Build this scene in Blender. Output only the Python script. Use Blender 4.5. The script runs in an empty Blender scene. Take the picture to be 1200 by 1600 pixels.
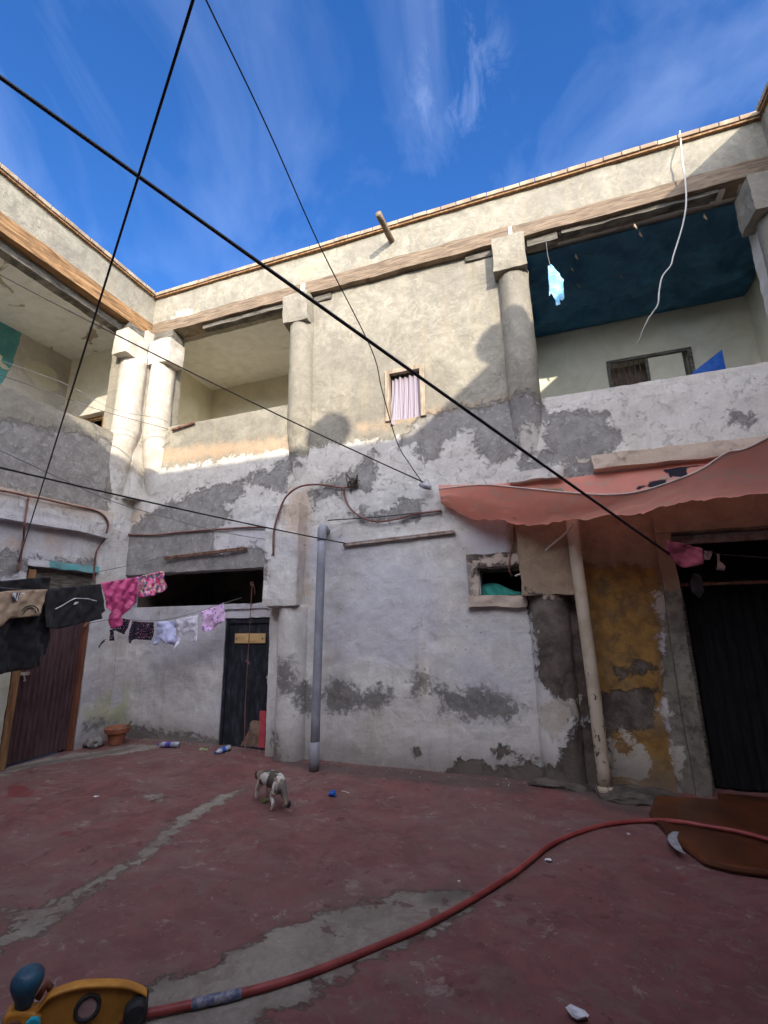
import bpy, bmesh, math, random, json
import numpy as np
from mathutils import Vector, Matrix, noise as mnoise
random.seed(7); np.random.seed(7)
S = bpy.context.scene
COL = S.collection
R = math.radians
# ------------------------------------------------------------------ camera
def cam_axes(yaw, pit, rol):
    cy, sy, cp, sp = math.cos(yaw), math.sin(yaw), math.cos(pit), math.sin(pit)
    F = Vector((sy*cp, cy*cp, sp)); Rt = Vector((cy, -sy, 0)); U = Rt.cross(F)
    cr, sr = math.cos(rol), math.sin(rol)
    return cr*Rt + sr*U, -sr*Rt + cr*U, F
rt, up, fw = cam_axes(R(-18.9), R(13.3), R(-0.9))
cd = bpy.data.cameras.new('camera'); cam = bpy.data.objects.new('camera', cd); COL.objects.link(cam)
cd.sensor_fit = 'HORIZONTAL'; cd.sensor_width = 36; cd.lens = 36*720/1200
cd.clip_start = 0.05; cd.clip_end = 2000
cam.matrix_world = Matrix(((rt.x, up.x, -fw.x, 0), (rt.y, up.y, -fw.y, 0), (rt.z, up.z, -fw.z, 1.6), (0, 0, 0, 1)))
S.camera = cam
# ------------------------------------------------------------------ light
LD = Vector((-0.564, 1.0, -0.44)).normalized()          # direction the sunlight travels
sl = bpy.data.lights.new('sun', 'SUN'); sl.energy = 2.35; sl.angle = R(0.55); sl.color = (1.0, 0.91, 0.76)
sun = bpy.data.objects.new('sun', sl); COL.objects.link(sun)
sun.rotation_euler = LD.to_track_quat('-Z', 'Y').to_euler(); sun.location = (6, -10, 8)
W = bpy.data.worlds.new('World'); S.world = W; W.use_nodes = True
nt = W.node_tree; nt.nodes.clear()
wo = nt.nodes.new('ShaderNodeOutputWorld'); bg = nt.nodes.new('ShaderNodeBackground'); bg.inputs[1].default_value = 0.15
sky = nt.nodes.new('ShaderNodeTexSky'); sky.sky_type = 'NISHITA'; sky.sun_disc = False
sky.sun_elevation = math.asin(-LD.z); sky.sun_rotation = math.atan2(-LD.x, -LD.y); sky.altitude = 400
sky.air_density = 1.0; sky.dust_density = 0.6; sky.ozone_density = 2.2
tc = nt.nodes.new('ShaderNodeTexCoord')
mp = nt.nodes.new('ShaderNodeMapping'); mp.inputs['Rotation'].default_value = (0.5, 0.35, 0.9); mp.inputs['Scale'].default_value = (2.0, 1.35, 1.7)
n1 = nt.nodes.new('ShaderNodeTexNoise'); n1.inputs['Scale'].default_value = 1.35; n1.inputs['Detail'].default_value = 9; n1.inputs['Roughness'].default_value = 0.56; n1.inputs['Distortion'].default_value = 0.9
cr_ = nt.nodes.new('ShaderNodeValToRGB'); cr_.color_ramp.elements[0].position = 0.51; cr_.color_ramp.elements[0].color = (0, 0, 0, 1); cr_.color_ramp.elements[1].position = 0.95; cr_.color_ramp.elements[1].color = (1, 1, 1, 1)
mx = nt.nodes.new('ShaderNodeMixRGB'); mx.blend_type = 'ADD'; mx.inputs[2].default_value = (.8, .86, .95, 1)
hs = nt.nodes.new('ShaderNodeHueSaturation'); hs.inputs['Saturation'].default_value = 1.32; hs.inputs['Value'].default_value = 0.72; hs.inputs['Hue'].default_value = 0.514
nt.links.new(tc.outputs['Generated'], mp.inputs[0]); nt.links.new(mp.outputs[0], n1.inputs[0]); nt.links.new(n1.outputs[0], cr_.inputs[0])
wd = (fw + rt*((715-600)/720) + up*((800-125)/720)).normalized()          # one small bright wisp of cloud
vd = nt.nodes.new('ShaderNodeVectorMath'); vd.operation = 'DOT_PRODUCT'; vd.inputs[1].default_value = tuple(wd); nt.links.new(tc.outputs['Generated'], vd.inputs[0])
wm = nt.nodes.new('ShaderNodeMapRange'); wm.interpolation_type = 'SMOOTHSTEP'; nt.links.new(vd.outputs['Value'], wm.inputs[0]); wm.inputs[1].default_value = math.cos(R(6)); wm.inputs[2].default_value = math.cos(R(0.5))
wp = nt.nodes.new('ShaderNodeMapping'); wp.inputs['Rotation'].default_value = (0.0, 0.5, 0.2); wp.inputs['Scale'].default_value = (12, 6, 8); nt.links.new(tc.outputs['Generated'], wp.inputs[0])
wn_ = nt.nodes.new('ShaderNodeTexNoise'); wn_.inputs['Scale'].default_value = 1.6; wn_.inputs['Detail'].default_value = 10; wn_.inputs['Roughness'].default_value = .68; wn_.inputs['Distortion'].default_value = .8; nt.links.new(wp.outputs[0], wn_.inputs[0])
wr = nt.nodes.new('ShaderNodeMapRange'); nt.links.new(wn_.outputs[0], wr.inputs[0]); wr.inputs[1].default_value = .47; wr.inputs[2].default_value = .80; wr.inputs[4].default_value = .75
wx = nt.nodes.new('ShaderNodeMath'); wx.operation = 'MULTIPLY'; nt.links.new(wm.outputs[0], wx.inputs[0]); nt.links.new(wr.outputs[0], wx.inputs[1])
wa = nt.nodes.new('ShaderNodeMath'); wa.operation = 'ADD'; wa.use_clamp = True; nt.links.new(wx.outputs[0], wa.inputs[0]); nt.links.new(cr_.outputs[0], wa.inputs[1])
nt.links.new(wa.outputs[0], mx.inputs[0]); nt.links.new(sky.outputs[0], hs.inputs['Color']); nt.links.new(hs.outputs[0], mx.inputs[1])
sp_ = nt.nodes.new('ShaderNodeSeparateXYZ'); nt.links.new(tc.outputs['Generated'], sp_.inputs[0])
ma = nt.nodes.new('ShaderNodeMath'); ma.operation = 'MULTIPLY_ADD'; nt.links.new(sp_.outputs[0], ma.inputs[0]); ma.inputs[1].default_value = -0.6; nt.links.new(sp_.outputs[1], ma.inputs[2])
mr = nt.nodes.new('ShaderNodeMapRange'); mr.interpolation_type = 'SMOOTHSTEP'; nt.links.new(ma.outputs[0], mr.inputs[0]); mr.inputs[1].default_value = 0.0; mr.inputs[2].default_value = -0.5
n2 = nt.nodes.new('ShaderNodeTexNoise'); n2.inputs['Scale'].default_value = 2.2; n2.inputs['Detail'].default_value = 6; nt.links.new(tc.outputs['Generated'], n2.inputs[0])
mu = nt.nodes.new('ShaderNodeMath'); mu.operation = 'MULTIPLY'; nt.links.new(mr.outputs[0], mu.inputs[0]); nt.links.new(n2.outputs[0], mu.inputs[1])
fill_glow = nt.nodes.new('ShaderNodeMixRGB'); fill_glow.blend_type = 'ADD'; fill_glow.inputs[2].default_value = (17.5, 17.0, 17.0, 1); nt.links.new(mu.outputs[0], fill_glow.inputs[0]); nt.links.new(mx.outputs[0], fill_glow.inputs[1])   # unseen bright cloud added behind the viewer to lift the shaded walls
nt.links.new(fill_glow.outputs[0], bg.inputs[0]); nt.links.new(bg.outputs[0], wo.inputs[0])
S.view_settings.view_transform = 'Standard'; S.view_settings.look = 'None'; S.view_settings.gamma = 1; S.view_settings.exposure = 1.52
S.cycles.max_bounces = 14; S.cycles.diffuse_bounces = 8
S.render.engine = 'CYCLES'
D = json.loads(r'''{"back":{"cem":[[[-6.29,2.28],[-6.26,2.6],[-6.2,2.71],[-6.08,2.91],[-6.0,3.1],[-5.81,3.21],[-5.62,3.3],[-5.14,3.43],[-4.77,3.55],[-4.45,3.58],[-4.22,3.57],[-4.0,3.63],[-4.01,3.43],[-4.21,3.34],[-4.33,3.27],[-4.19,3.11],[-4.35,2.93],[-4.52,2.79],[-4.46,2.64],[-4.32,2.58],[-3.81,2.62],[-3.44,2.51],[-3.41,2.21],[-5.3,2.28]],[[-3.92,3.69],[-3.45,3.75],[-3.21,3.91],[-3.0,3.73],[-3.29,3.67],[-3.31,3.36],[-3.52,3.42],[-3.91,3.57]],[[-1.61,3.83],[-1.35,4.17],[-0.19,4.22],[0.17,4.16],[0.16,3.92],[0.07,3.78],[-0.14,3.84],[-0.58,3.88],[-0.87,3.9],[-1.06,3.74],[-1.19,3.54],[-1.34,3.62],[-1.36,3.84]],[[-2.32,3.55],[-2.0,3.77],[-1.96,3.39],[-2.24,3.3]],[[-1.72,3.04],[-1.51,3.08],[-1.36,2.97],[-1.39,2.8],[-1.64,2.82]],[[-0.17,3.4],[0.12,3.42],[0.11,3.18],[-0.17,3.27]],[[-2.92,3.31],[-2.64,3.39],[-2.41,3.51],[-2.14,3.63],[-1.95,3.53],[-2.03,3.29],[-2.37,3.29],[-2.76,3.22],[-2.86,3.08]],[[-2.33,2.99],[-1.96,2.91],[-1.56,3.04],[-1.39,3.04],[-1.43,2.94],[-1.85,2.85],[-2.14,2.84]],[[0.16,3.96],[0.86,3.88],[0.86,3.7],[0.99,3.52],[0.86,3.41],[0.63,3.35],[0.32,3.36],[0.17,3.58]],[[1.95,3.68],[2.18,3.61],[2.13,3.49],[1.96,3.55]],[[0.3,3.28],[0.62,3.29],[0.66,3.16],[0.27,3.16]],[[-0.63,4.14],[-0.12,4.09],[-0.15,3.47],[-0.42,3.41],[-0.63,3.64]],[[-0.11,3.5],[0.47,3.45],[0.46,3.31],[0.23,3.29],[-0.12,3.37]]],"dark":[[[-2.66,0.8],[-2.5,0.93],[-2.32,0.85],[-2.15,0.76],[-1.98,0.85],[-1.76,0.8],[-1.82,0.66],[-1.99,0.55],[-2.09,0.62],[-2.32,0.55],[-2.64,0.55]],[[-3.25,1.12],[-3.06,1.17],[-2.99,0.96],[-3.04,0.75],[-3.16,0.74],[-3.25,0.92]],[[-2.99,0.93],[-2.79,0.84],[-2.79,0.5],[-2.93,0.53],[-3.0,0.71]],[[-1.58,0.77],[-1.49,1.02],[-1.33,1.0],[-1.28,0.88],[-1.04,0.81],[-0.74,0.88],[-0.51,0.8],[-0.34,0.66],[-0.48,0.55],[-0.76,0.57],[-0.96,0.56],[-1.2,0.62],[-1.25,0.77],[-1.37,0.85],[-1.5,0.76]],[[-3.33,0.3],[-3.2,0.27],[-3.17,0.12],[-3.07,-0.02],[-3.31,-0.02]]],"stone":[[[-1.19,0.01],[-1.01,0.13],[-0.79,0.13],[-0.65,0.08],[-0.38,0.15],[-0.3,0.19],[-0.15,0.12],[-0.02,0.23],[0.16,0.54],[0.5,0.61],[0.42,-0.04],[-1.23,-0.07]],[[-0.17,1.9],[-0.02,1.8],[0.32,1.79],[0.37,0.86],[0.34,0.61],[0.15,0.59],[0.12,0.75],[-0.05,0.9],[-0.14,0.98],[-0.14,1.39],[-0.18,1.73]],[[0.37,0.89],[0.92,0.9],[0.88,0.53],[0.46,0.53]],[[0.59,1.16],[0.63,1.1],[0.78,1.14],[0.91,1.15],[0.98,1.07],[0.77,1.04],[0.59,1.03]],[[-0.64,0.25],[-0.48,0.28],[-0.45,0.22],[-0.63,0.21]],[[-1.55,0.2],[-1.42,0.2],[-1.52,0.16]]],"jamb":[[[1.13,1.83],[1.31,1.83],[1.33,0.11],[1.31,0.0],[1.01,-0.03],[1.02,0.31],[1.01,0.88]]],"yel":[[[0.34,2.15],[1.13,2.12],[1.11,1.83],[1.02,1.18],[1.02,0.88],[0.96,0.71],[1.04,0.31],[1.03,-0.02],[0.4,-0.08],[0.37,0.51]]],"tan":[[[0.4,3.0],[2.39,2.78],[2.31,2.34],[1.24,2.42],[1.18,1.82],[1.07,1.54],[0.87,0.03],[0.4,-0.01]],[[-0.33,2.7],[0.42,2.63],[0.33,1.77],[-0.39,1.79]]],"pale":[[[0.46,0.48],[0.56,0.3],[0.65,0.29],[0.64,0.41],[0.76,0.42],[0.82,0.28],[0.73,0.04],[0.62,0.05],[0.47,0.13]],[[0.58,0.51],[0.66,0.49],[0.65,0.45],[0.59,0.47]],[[0.92,0.76],[1.03,0.75],[1.03,0.67],[0.92,0.67]],[[1.04,1.83],[1.22,1.85],[1.13,1.62],[1.04,1.64]],[[0.95,0.41],[1.07,0.39],[1.05,0.13],[1.01,0.24]],[[-0.15,0.77],[0.23,0.81],[0.21,0.63],[0.05,0.57],[-0.08,0.41],[-0.17,0.53]]],"beige":[[[-6.57,3.34],[-5.83,3.34],[-5.41,3.2],[-5.91,3.18],[-5.78,3.01],[-6.11,3.11],[-6.42,3.1]],[[-5.75,4.32],[-3.31,4.18],[-3.26,3.99],[-5.72,4.1]],[[-3.25,3.38],[-2.92,3.39],[-2.87,3.04],[-2.94,2.47],[-2.88,1.78],[-2.94,1.78],[-2.98,2.65],[-3.19,2.85]],[[0.29,3.36],[2.26,3.3],[2.25,3.22],[0.59,3.28]],[[-2.2,4.17],[-0.16,4.25],[-0.16,4.17],[-2.13,4.11]]],"green":[[[4.95,0.52],[5.66,0.76],[5.79,0.53],[5.7,0.15],[5.4,0.18],[5.02,0.35]]]},"alcove":{"dark":[[[-5.88,0.09],[-5.41,0.07],[-5.58,-0.03],[-5.87,0.0]],[[-5.14,0.12],[-4.79,0.14],[-4.79,0.1],[-5.14,0.08]]],"green":[[[-6.26,0.66],[-5.97,0.7],[-5.88,0.25],[-6.09,0.15]]],"cem":[[[-5.89,0.16],[-4.96,0.09],[-4.2,0.08],[-4.18,-0.11],[-5.84,-0.23]]]},"left":{"cem":[[[2.87,3.96],[4.73,4.31],[5.49,4.33],[4.92,3.73],[4.95,3.22],[4.8,3.2],[3.0,3.23]],[[3.93,2.41],[4.87,2.48],[4.89,2.34],[3.95,2.29]],[[3.63,2.47],[3.8,2.46],[3.92,2.28],[3.78,2.21],[3.68,2.14]]],"beige":[[[3.51,3.24],[4.97,3.24],[4.98,3.15],[3.52,3.16]],[[4.11,2.9],[4.17,2.91],[4.21,2.54],[4.18,2.54]],[[4.28,2.86],[4.34,2.87],[4.37,2.53],[4.34,2.53]],[[3.61,2.62],[3.77,2.64],[3.88,2.53],[3.8,2.5],[3.62,2.56]]],"green":[[[4.95,0.52],[5.18,0.55],[5.37,0.69],[5.66,0.76],[5.84,0.52],[5.75,0.14],[5.4,0.18],[5.02,0.35]],[[3.86,1.04],[3.99,1.08],[4.05,0.9],[3.99,0.57],[3.99,0.24]]],"dark":[[[5.02,0.3],[5.08,0.29],[5.09,0.22],[5.03,0.23]],[[5.14,0.29],[5.29,0.33],[5.34,0.25],[5.19,0.2]],[[3.8,2.27],[3.85,2.34],[3.9,2.28],[3.85,2.18]]]},"teal":[[3.0,5.25],[4.4,5.25],[4.55,5.9],[4.6,6.6],[3.0,6.6]],"floor":{"grey":[[[-2.86,2.04],[-2.91,2.17],[-2.93,2.44],[-2.92,2.72],[-2.93,2.96],[-3.01,3.27],[-3.14,3.62],[-3.1,3.81],[-3.11,4.17],[-3.01,4.34],[-2.95,3.93],[-2.94,3.54],[-2.87,3.26],[-2.82,3.02],[-2.85,2.78],[-2.78,2.53],[-2.75,2.3],[-2.74,2.11],[-2.76,1.98]],[[-1.86,2.02],[-1.83,2.11],[-1.73,2.21],[-1.67,2.32],[-1.58,2.45],[-1.48,2.61],[-1.36,2.74],[-1.21,2.85],[-1.07,3.02],[-0.85,3.16],[-0.61,3.2],[-0.55,3.06],[-0.66,2.87],[-0.91,2.54],[-1.1,2.3],[-1.13,2.18],[-1.25,2.06],[-1.28,2.01],[-1.35,1.9],[-1.79,1.71],[-1.79,1.92]],[[-6.19,4.12],[-5.97,4.72],[-5.47,5.34],[-4.81,5.44],[-5.21,5.09],[-5.57,4.62],[-5.81,4.29],[-5.81,3.88]],[[-3.8,3.92],[-3.63,4.06],[-3.55,3.83],[-3.67,3.83]],[[-1.99,1.63],[-2.29,1.69],[-2.16,1.61]],[[-3.21,2.26],[-2.89,2.26],[-2.91,2.17],[-3.04,2.15]]],"damp":[[[0.14,5.82],[0.66,5.29],[0.72,4.77],[0.34,4.8],[0.21,5.07],[-0.24,5.29],[-0.98,5.33],[-0.99,5.61]],[[-3.04,2.95],[-3.02,3.1],[-2.99,3.04],[-3.0,2.94]],[[-1.86,2.02],[-1.85,2.13],[-1.72,2.19],[-1.78,2.13],[-1.82,2.06]],[[-0.84,3.13],[-0.77,3.23],[-0.61,3.26],[-0.57,3.18],[-0.69,3.04],[-0.82,3.04]],[[-6.12,4.07],[-5.4,5.28],[-5.31,5.19],[-5.99,3.99]],[[-3.39,5.45],[-2.63,5.26],[-1.52,5.4],[-0.81,5.32],[-0.24,5.2],[-0.32,4.99],[-0.77,5.0],[-1.58,5.0],[-2.5,5.0],[-3.16,5.17]]],"red":[[[-2.52,2.68],[-2.43,2.69],[-2.41,2.62]],[[-2.72,2.64],[-2.71,2.68],[-2.68,2.64]],[[0.6,3.77],[0.68,3.79],[0.65,3.71],[0.59,3.69]],[[-5.4,3.68],[-5.41,3.78],[-5.01,3.7],[-4.86,3.57],[-5.07,3.5]],[[-4.73,3.21],[-4.66,3.23],[-4.59,3.14]],[[-3.88,3.1],[-3.73,3.12],[-3.59,3.04],[-3.8,3.06]],[[-3.12,2.74],[-3.06,2.74],[-3.02,2.68]],[[-3.09,2.86],[-2.98,2.87],[-2.99,2.82]]]},"g":{"black_towel":[[2.328,2.019],[1.684,2.133],[1.676,1.964],[1.964,1.919],[2.303,1.866]],"black_shirt":[[2.312,1.723],[2.155,1.716],[1.811,1.976],[1.717,1.992],[1.675,1.629],[1.653,1.45],[1.662,1.304],[1.719,1.298],[1.703,1.192],[2.116,1.16],[2.215,1.145]],"beige_top":[[2.344,1.91],[2.224,1.939],[1.811,1.98],[1.824,1.866],[1.85,1.708],[1.967,1.698],[2.06,1.688],[2.149,1.679],[2.185,1.625],[2.286,1.564]],"black_shorts":[[1.811,1.98],[1.139,2.084],[1.026,1.77],[1.075,1.735],[1.066,1.679],[1.374,1.616],[1.617,1.564],[1.76,1.591]],"pipe_line":[[1.695,1.78],[1.477,1.904],[1.32,1.906],[1.194,1.885],[1.193,1.878],[1.319,1.898],[1.469,1.896],[1.689,1.772]],"swoosh":[[1.489,1.83],[1.455,1.833],[1.416,1.86],[1.44,1.863],[1.47,1.858]],"pink_shorts":[[1.136,2.096],[0.63,2.207],[0.572,1.974],[0.547,1.883],[0.612,1.849],[0.66,1.86],[0.723,1.763],[0.782,1.656],[0.843,1.576],[0.903,1.558],[0.962,1.714],[1.031,1.804]],"floral":[[0.629,2.202],[0.123,2.344],[0.082,2.198],[0.017,2.108],[0.092,2.05],[0.265,1.988],[0.577,1.941]],"navy_left":[[1.436,1.695],[1.285,1.667],[1.31,1.57],[1.368,1.474],[1.516,1.547]],"navy_sock":[[1.579,1.543],[1.529,1.543],[1.51,1.395],[1.58,1.396]],"navy_shorts":[[1.279,1.656],[1.124,1.639],[0.949,1.631],[0.954,1.464],[0.965,1.389],[1.209,1.412],[1.261,1.392],[1.262,1.35],[1.308,1.368],[1.312,1.469]],"white_shirt":[[0.903,1.635],[0.658,1.647],[0.64,1.51],[0.599,1.36],[0.638,1.291],[0.676,1.349],[0.737,1.337],[0.825,1.4],[0.873,1.338],[0.926,1.326],[0.957,1.364],[0.91,1.489]],"dotted_top":[[0.645,1.657],[0.338,1.721],[0.319,1.556],[0.315,1.369],[0.357,1.357],[0.361,1.507],[0.468,1.503],[0.546,1.459],[0.575,1.335],[0.616,1.261],[0.6,1.46]],"pink_shirt":[[0.287,1.763],[-0.016,1.875],[-0.055,1.689],[-0.052,1.626],[0.058,1.59],[0.133,1.509],[0.239,1.5],[0.255,1.631]],"sock":[[1.612,1.427],[1.622,1.397],[1.671,1.347],[1.697,1.297],[1.709,1.322],[1.676,1.385]]},"ring":[1.983,1.736],"collar":[[2.172,1.924],[2.047,1.93],[2.038,1.839],[2.159,1.844]],"L1":[[-5.1,5.3],[-5.0,3.2]],"L2":[[-4.15,5.3],[-6.0,4.85]],"line2":[[-4.112,5.309,1.871],[-4.455,5.226,1.767],[-4.775,5.148,1.687],[-5.1,5.069,1.65],[-5.462,4.981,1.673],[-5.716,4.919,1.677],[-6.028,4.843,1.622]],"aw":[[[-1.123,5.36,3.213],[-0.772,5.36,3.182],[-0.472,5.36,3.156],[-0.167,5.36,3.137],[0.223,5.36,3.13],[0.604,5.36,3.137],[0.986,5.36,3.142],[1.334,5.36,3.156],[1.718,5.36,3.162],[2.061,5.36,3.165],[2.277,5.36,3.183]],[[-1.079,5.35,2.923],[-0.837,5.26,2.803],[-0.598,5.18,2.69],[-0.344,5.1,2.609],[-0.11,5.02,2.56],[0.144,4.95,2.553],[0.401,4.88,2.551],[0.868,4.8,2.556],[1.212,4.75,2.598],[1.515,4.72,2.609],[1.864,4.65,2.59]],[[-1.113,5.34,3.158],[-0.735,5.1,3.09],[-0.491,4.95,3.032],[-0.154,4.8,2.921],[0.251,4.65,2.791],[0.619,4.5,2.688],[0.88,4.4,2.67],[1.171,4.3,2.728],[1.317,4.25,2.779],[1.481,4.2,2.872],[1.721,4.1,2.923]]],"print":[[[0.97,2.88],[1.02,2.93],[1.13,2.97],[1.29,2.97],[1.39,2.95],[1.36,2.93],[1.28,2.94],[1.22,2.88],[1.13,2.88],[1.07,2.92],[1.03,2.88]],[[1.27,3.1],[1.44,3.11],[1.59,3.11],[1.69,3.1],[1.65,3.08],[1.51,3.07],[1.47,3.05],[1.52,3.0],[1.43,2.97],[1.35,3.01],[1.3,3.05]],[[0.88,2.94],[0.96,2.93],[0.96,2.92],[0.89,2.92]]],"w_conduit_left":[[-5.9,3.296,3.139],[-5.9,3.427,3.148],[-5.9,3.58,3.157],[-5.9,3.734,3.159],[-5.9,3.927,3.171],[-5.9,4.161,3.172],[-5.9,4.356,3.173],[-5.9,4.563,3.184],[-5.9,4.725,3.165],[-5.9,4.826,3.11],[-5.9,4.878,3.036],[-5.9,4.882,2.961],[-5.9,4.871,2.893]],"w_conduit_drop":[[-5.9,3.747,3.146],[-5.9,3.75,2.961],[-5.9,3.755,2.787],[-6.02,3.849,2.653],[-6.02,3.849,2.51],[-6.02,3.853,2.369],[-6.02,3.844,2.259]],"w_conduit_door":[[-6.02,4.97,2.919],[-6.02,4.961,2.832],[-6.02,4.888,2.726],[-6.02,4.85,2.628],[-6.02,4.846,2.517],[-6.02,4.85,2.318],[-6.02,4.862,2.193]],"w_conduit_back":[[-6.495,5.38,3.026],[-6.064,5.38,2.973],[-5.551,5.38,2.925],[-4.95,5.38,2.928],[-4.379,5.38,2.921],[-3.838,5.38,2.906],[-3.454,5.38,2.875]],"w_loop":[[-3.302,5.17,2.45],[-3.307,5.17,2.773],[-3.241,5.17,3.027],[-3.139,5.18,3.239],[-2.942,5.2,3.355],[-2.736,5.35,3.4],[-2.415,5.37,3.326],[-2.187,5.37,3.335]],"w_loop2":[[-2.397,5.37,3.324],[-2.373,5.36,3.179],[-2.287,5.35,3.021],[-2.136,5.35,2.897],[-1.919,5.35,2.82],[-1.626,5.36,2.838],[-1.419,5.36,2.877],[-1.098,5.36,2.887]],"w_thin":[[-2.59,5.3,2.884],[-2.184,5.36,2.887],[-1.754,5.37,2.884],[-1.1,5.37,2.898]],"w_win":[[-0.271,5.36,2.631],[-0.283,5.34,2.458],[-0.348,5.34,2.244],[-0.358,5.34,2.123],[-0.337,5.38,2.068]],"w_white":[[0.343,5.0,2.56],[0.264,5.1,2.47],[0.109,5.2,2.36],[-0.06,5.28,2.235],[-0.193,5.32,2.106],[-0.301,5.36,2.065]],"w_cord":[[2.082,5.45,7.445],[1.973,5.2,6.991],[1.954,5.2,6.764],[1.94,5.2,6.447],[1.918,5.24,6.182],[1.866,5.28,5.973],[1.8,5.3,5.793],[1.729,5.32,5.616],[1.69,5.33,5.507],[1.596,5.35,5.405],[1.548,5.38,5.245],[1.519,5.4,5.097],[1.468,5.45,5.036],[1.417,5.5,4.981],[1.362,5.6,4.89],[1.329,5.7,4.822]],"w_sill":[[-6.442,5.3,4.119],[-6.137,5.36,4.078],[-5.771,5.37,4.228],[-5.408,5.37,4.415]]}''')
# ------------------------------------------------------------------ helpers
BASE = {}
class MB:
    def __init__(s): s.v = []; s.f = []
    def add(s, v, f):
        o = len(s.v); s.v += [tuple(p) for p in v]; s.f += [tuple(i+o for i in q) for q in f]; return s
    def box(s, x0, x1, y0, y1, z0, z1):
        v = [(x, y, z) for z in (z0, z1) for y in (y0, y1) for x in (x0, x1)]
        return s.add(v, [(0,2,3,1), (4,5,7,6), (0,1,5,4), (2,6,7,3), (0,4,6,2), (1,3,7,5)])
    def rbox(s, c, ax, ay, az, hx, hy, hz):
        c = Vector(c); v = []
        for k in (-1, 1):
            for j in (-1, 1):
                for i in (-1, 1): v.append(c + ax*hx*i + ay*hy*j + az*hz*k)
        return s.add(v, [(0,2,3,1), (4,5,7,6), (0,1,5,4), (2,6,7,3), (0,4,6,2), (1,3,7,5)])
    def tube(s, pts, r, n=8, cap=True):
        pts = [Vector(p) for p in pts]; rr = r if isinstance(r, (list, tuple)) else [r]*len(pts)
        t = (pts[1]-pts[0]).normalized(); a = Vector((0, 0, 1)) if abs(t.z) < .9 else Vector((1, 0, 0))
        u = t.cross(a).normalized(); V = []; F_ = []
        for i, p in enumerate(pts):
            if i == 0: t = pts[1]-pts[0]
            elif i == len(pts)-1: t = pts[-1]-pts[-2]
            else: t = (pts[i+1]-pts[i]).normalized() + (pts[i]-pts[i-1]).normalized()
            t.normalize(); u = (u - t*u.dot(t)).normalized(); w = t.cross(u)
            for k in range(n):
                q = 2*math.pi*k/n; V.append(p + (u*math.cos(q) + w*math.sin(q))*rr[i])
        for i in range(len(pts)-1):
            for k in range(n):
                F_.append((i*n+k, i*n+(k+1) % n, (i+1)*n+(k+1) % n, (i+1)*n+k))
        if cap: F_.append(tuple(range(n))[::-1]); F_.append(tuple((len(pts)-1)*n+k for k in range(n)))
        return s.add(V, F_)
    def lathe(s, c, prof, n=24, a0=0, a1=2*math.pi):      # prof: (radius, z)
        V = []; full = abs(a1-a0-2*math.pi) < 1e-6; m = n if full else n+1
        for r, z in prof:
            for k in range(m):
                q = a0+(a1-a0)*k/n; V.append((c[0]+r*math.cos(q), c[1]+r*math.sin(q), c[2]+z))
        F_ = []
        for i in range(len(prof)-1):
            for k in range(n if full else n):
                k2 = (k+1) % m
                F_.append((i*m+k, i*m+k2, (i+1)*m+k2, (i+1)*m+k))
        return s.add(V, F_)
    def prism(s, pts, d):                                  # closed 3d outline, extruded by vector d
        n = len(pts); d = Vector(d); V = [Vector(p) for p in pts] + [Vector(p)+d for p in pts]
        F_ = [tuple(range(n)), tuple(range(2*n-1, n-1, -1))] + [(i, i+n, (i+1) % n+n, (i+1) % n) for i in range(n)]
        return s.add(V, F_)
    def build(s, name, mat, parent=None, smooth=False, origin=None, bevel=0):
        me = bpy.data.meshes.new(name); V = np.array([tuple(p) for p in s.v], float)
        if parent is not None: base = BASE[parent.as_pointer()]
        elif origin is not None: base = Vector(origin)
        else: base = Vector(((V[:,0].min()+V[:,0].max())/2, (V[:,1].min()+V[:,1].max())/2, V[:,2].min()))
        W_ = V - np.array(base)
        me.from_pydata([tuple(p) for p in W_], [], s.f)
        bm = bmesh.new(); bm.from_mesh(me); bmesh.ops.recalc_face_normals(bm, faces=bm.faces); bm.to_mesh(me); bm.free()
        if smooth:
            for p in me.polygons: p.use_smooth = True
        o = bpy.data.objects.new(name, me); COL.objects.link(o); me.materials.append(mat)
        if parent is not None: o.parent = parent; o.location = (0, 0, 0)
        else: o.location = base
        BASE[o.as_pointer()] = base
        if bevel:
            b = o.modifiers.new('bevel', 'BEVEL'); b.width = bevel; b.segments = 2; b.limit_method = 'ANGLE'
        return o
def tag(o, label=None, cat=None, group=None, kind=None):
    if label: o['label'] = label
    if cat: o['category'] = cat
    if group: o['group'] = group
    if kind: o['kind'] = kind
    return o
def thing(name, loc, label, cat, group=None):
    o = bpy.data.objects.new(name, None); COL.objects.link(o); o.location = loc; o.empty_display_size = .1
    BASE[o.as_pointer()] = Vector(loc); return tag(o, label, cat, group)
def spline(pts, n=8):
    P = [Vector(p) for p in pts]; P = [P[0]*2-P[1]] + P + [P[-1]*2-P[-2]]; out = []
    for i in range(1, len(P)-2):
        for k in range(n):
            t = k/n; a, b, c, d = P[i-1], P[i], P[i+1], P[i+2]
            out.append(.5*((2*b) + (c-a)*t + (2*a-5*b+4*c-d)*t*t + (3*b-a-3*c+d)*t*t*t))
    out.append(P[-2]); return out
def sag(a, b, s, n=24):
    a, b = Vector(a), Vector(b); return [a.lerp(b, i/n) - Vector((0, 0, 4*s*(i/n)*(1-i/n))) for i in range(n+1)]
def fbm(x, y, z, o=4, sc=1.0):
    return mnoise.fractal(Vector((x*sc, y*sc, z*sc)), 0.6, 2.0, o)
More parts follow.
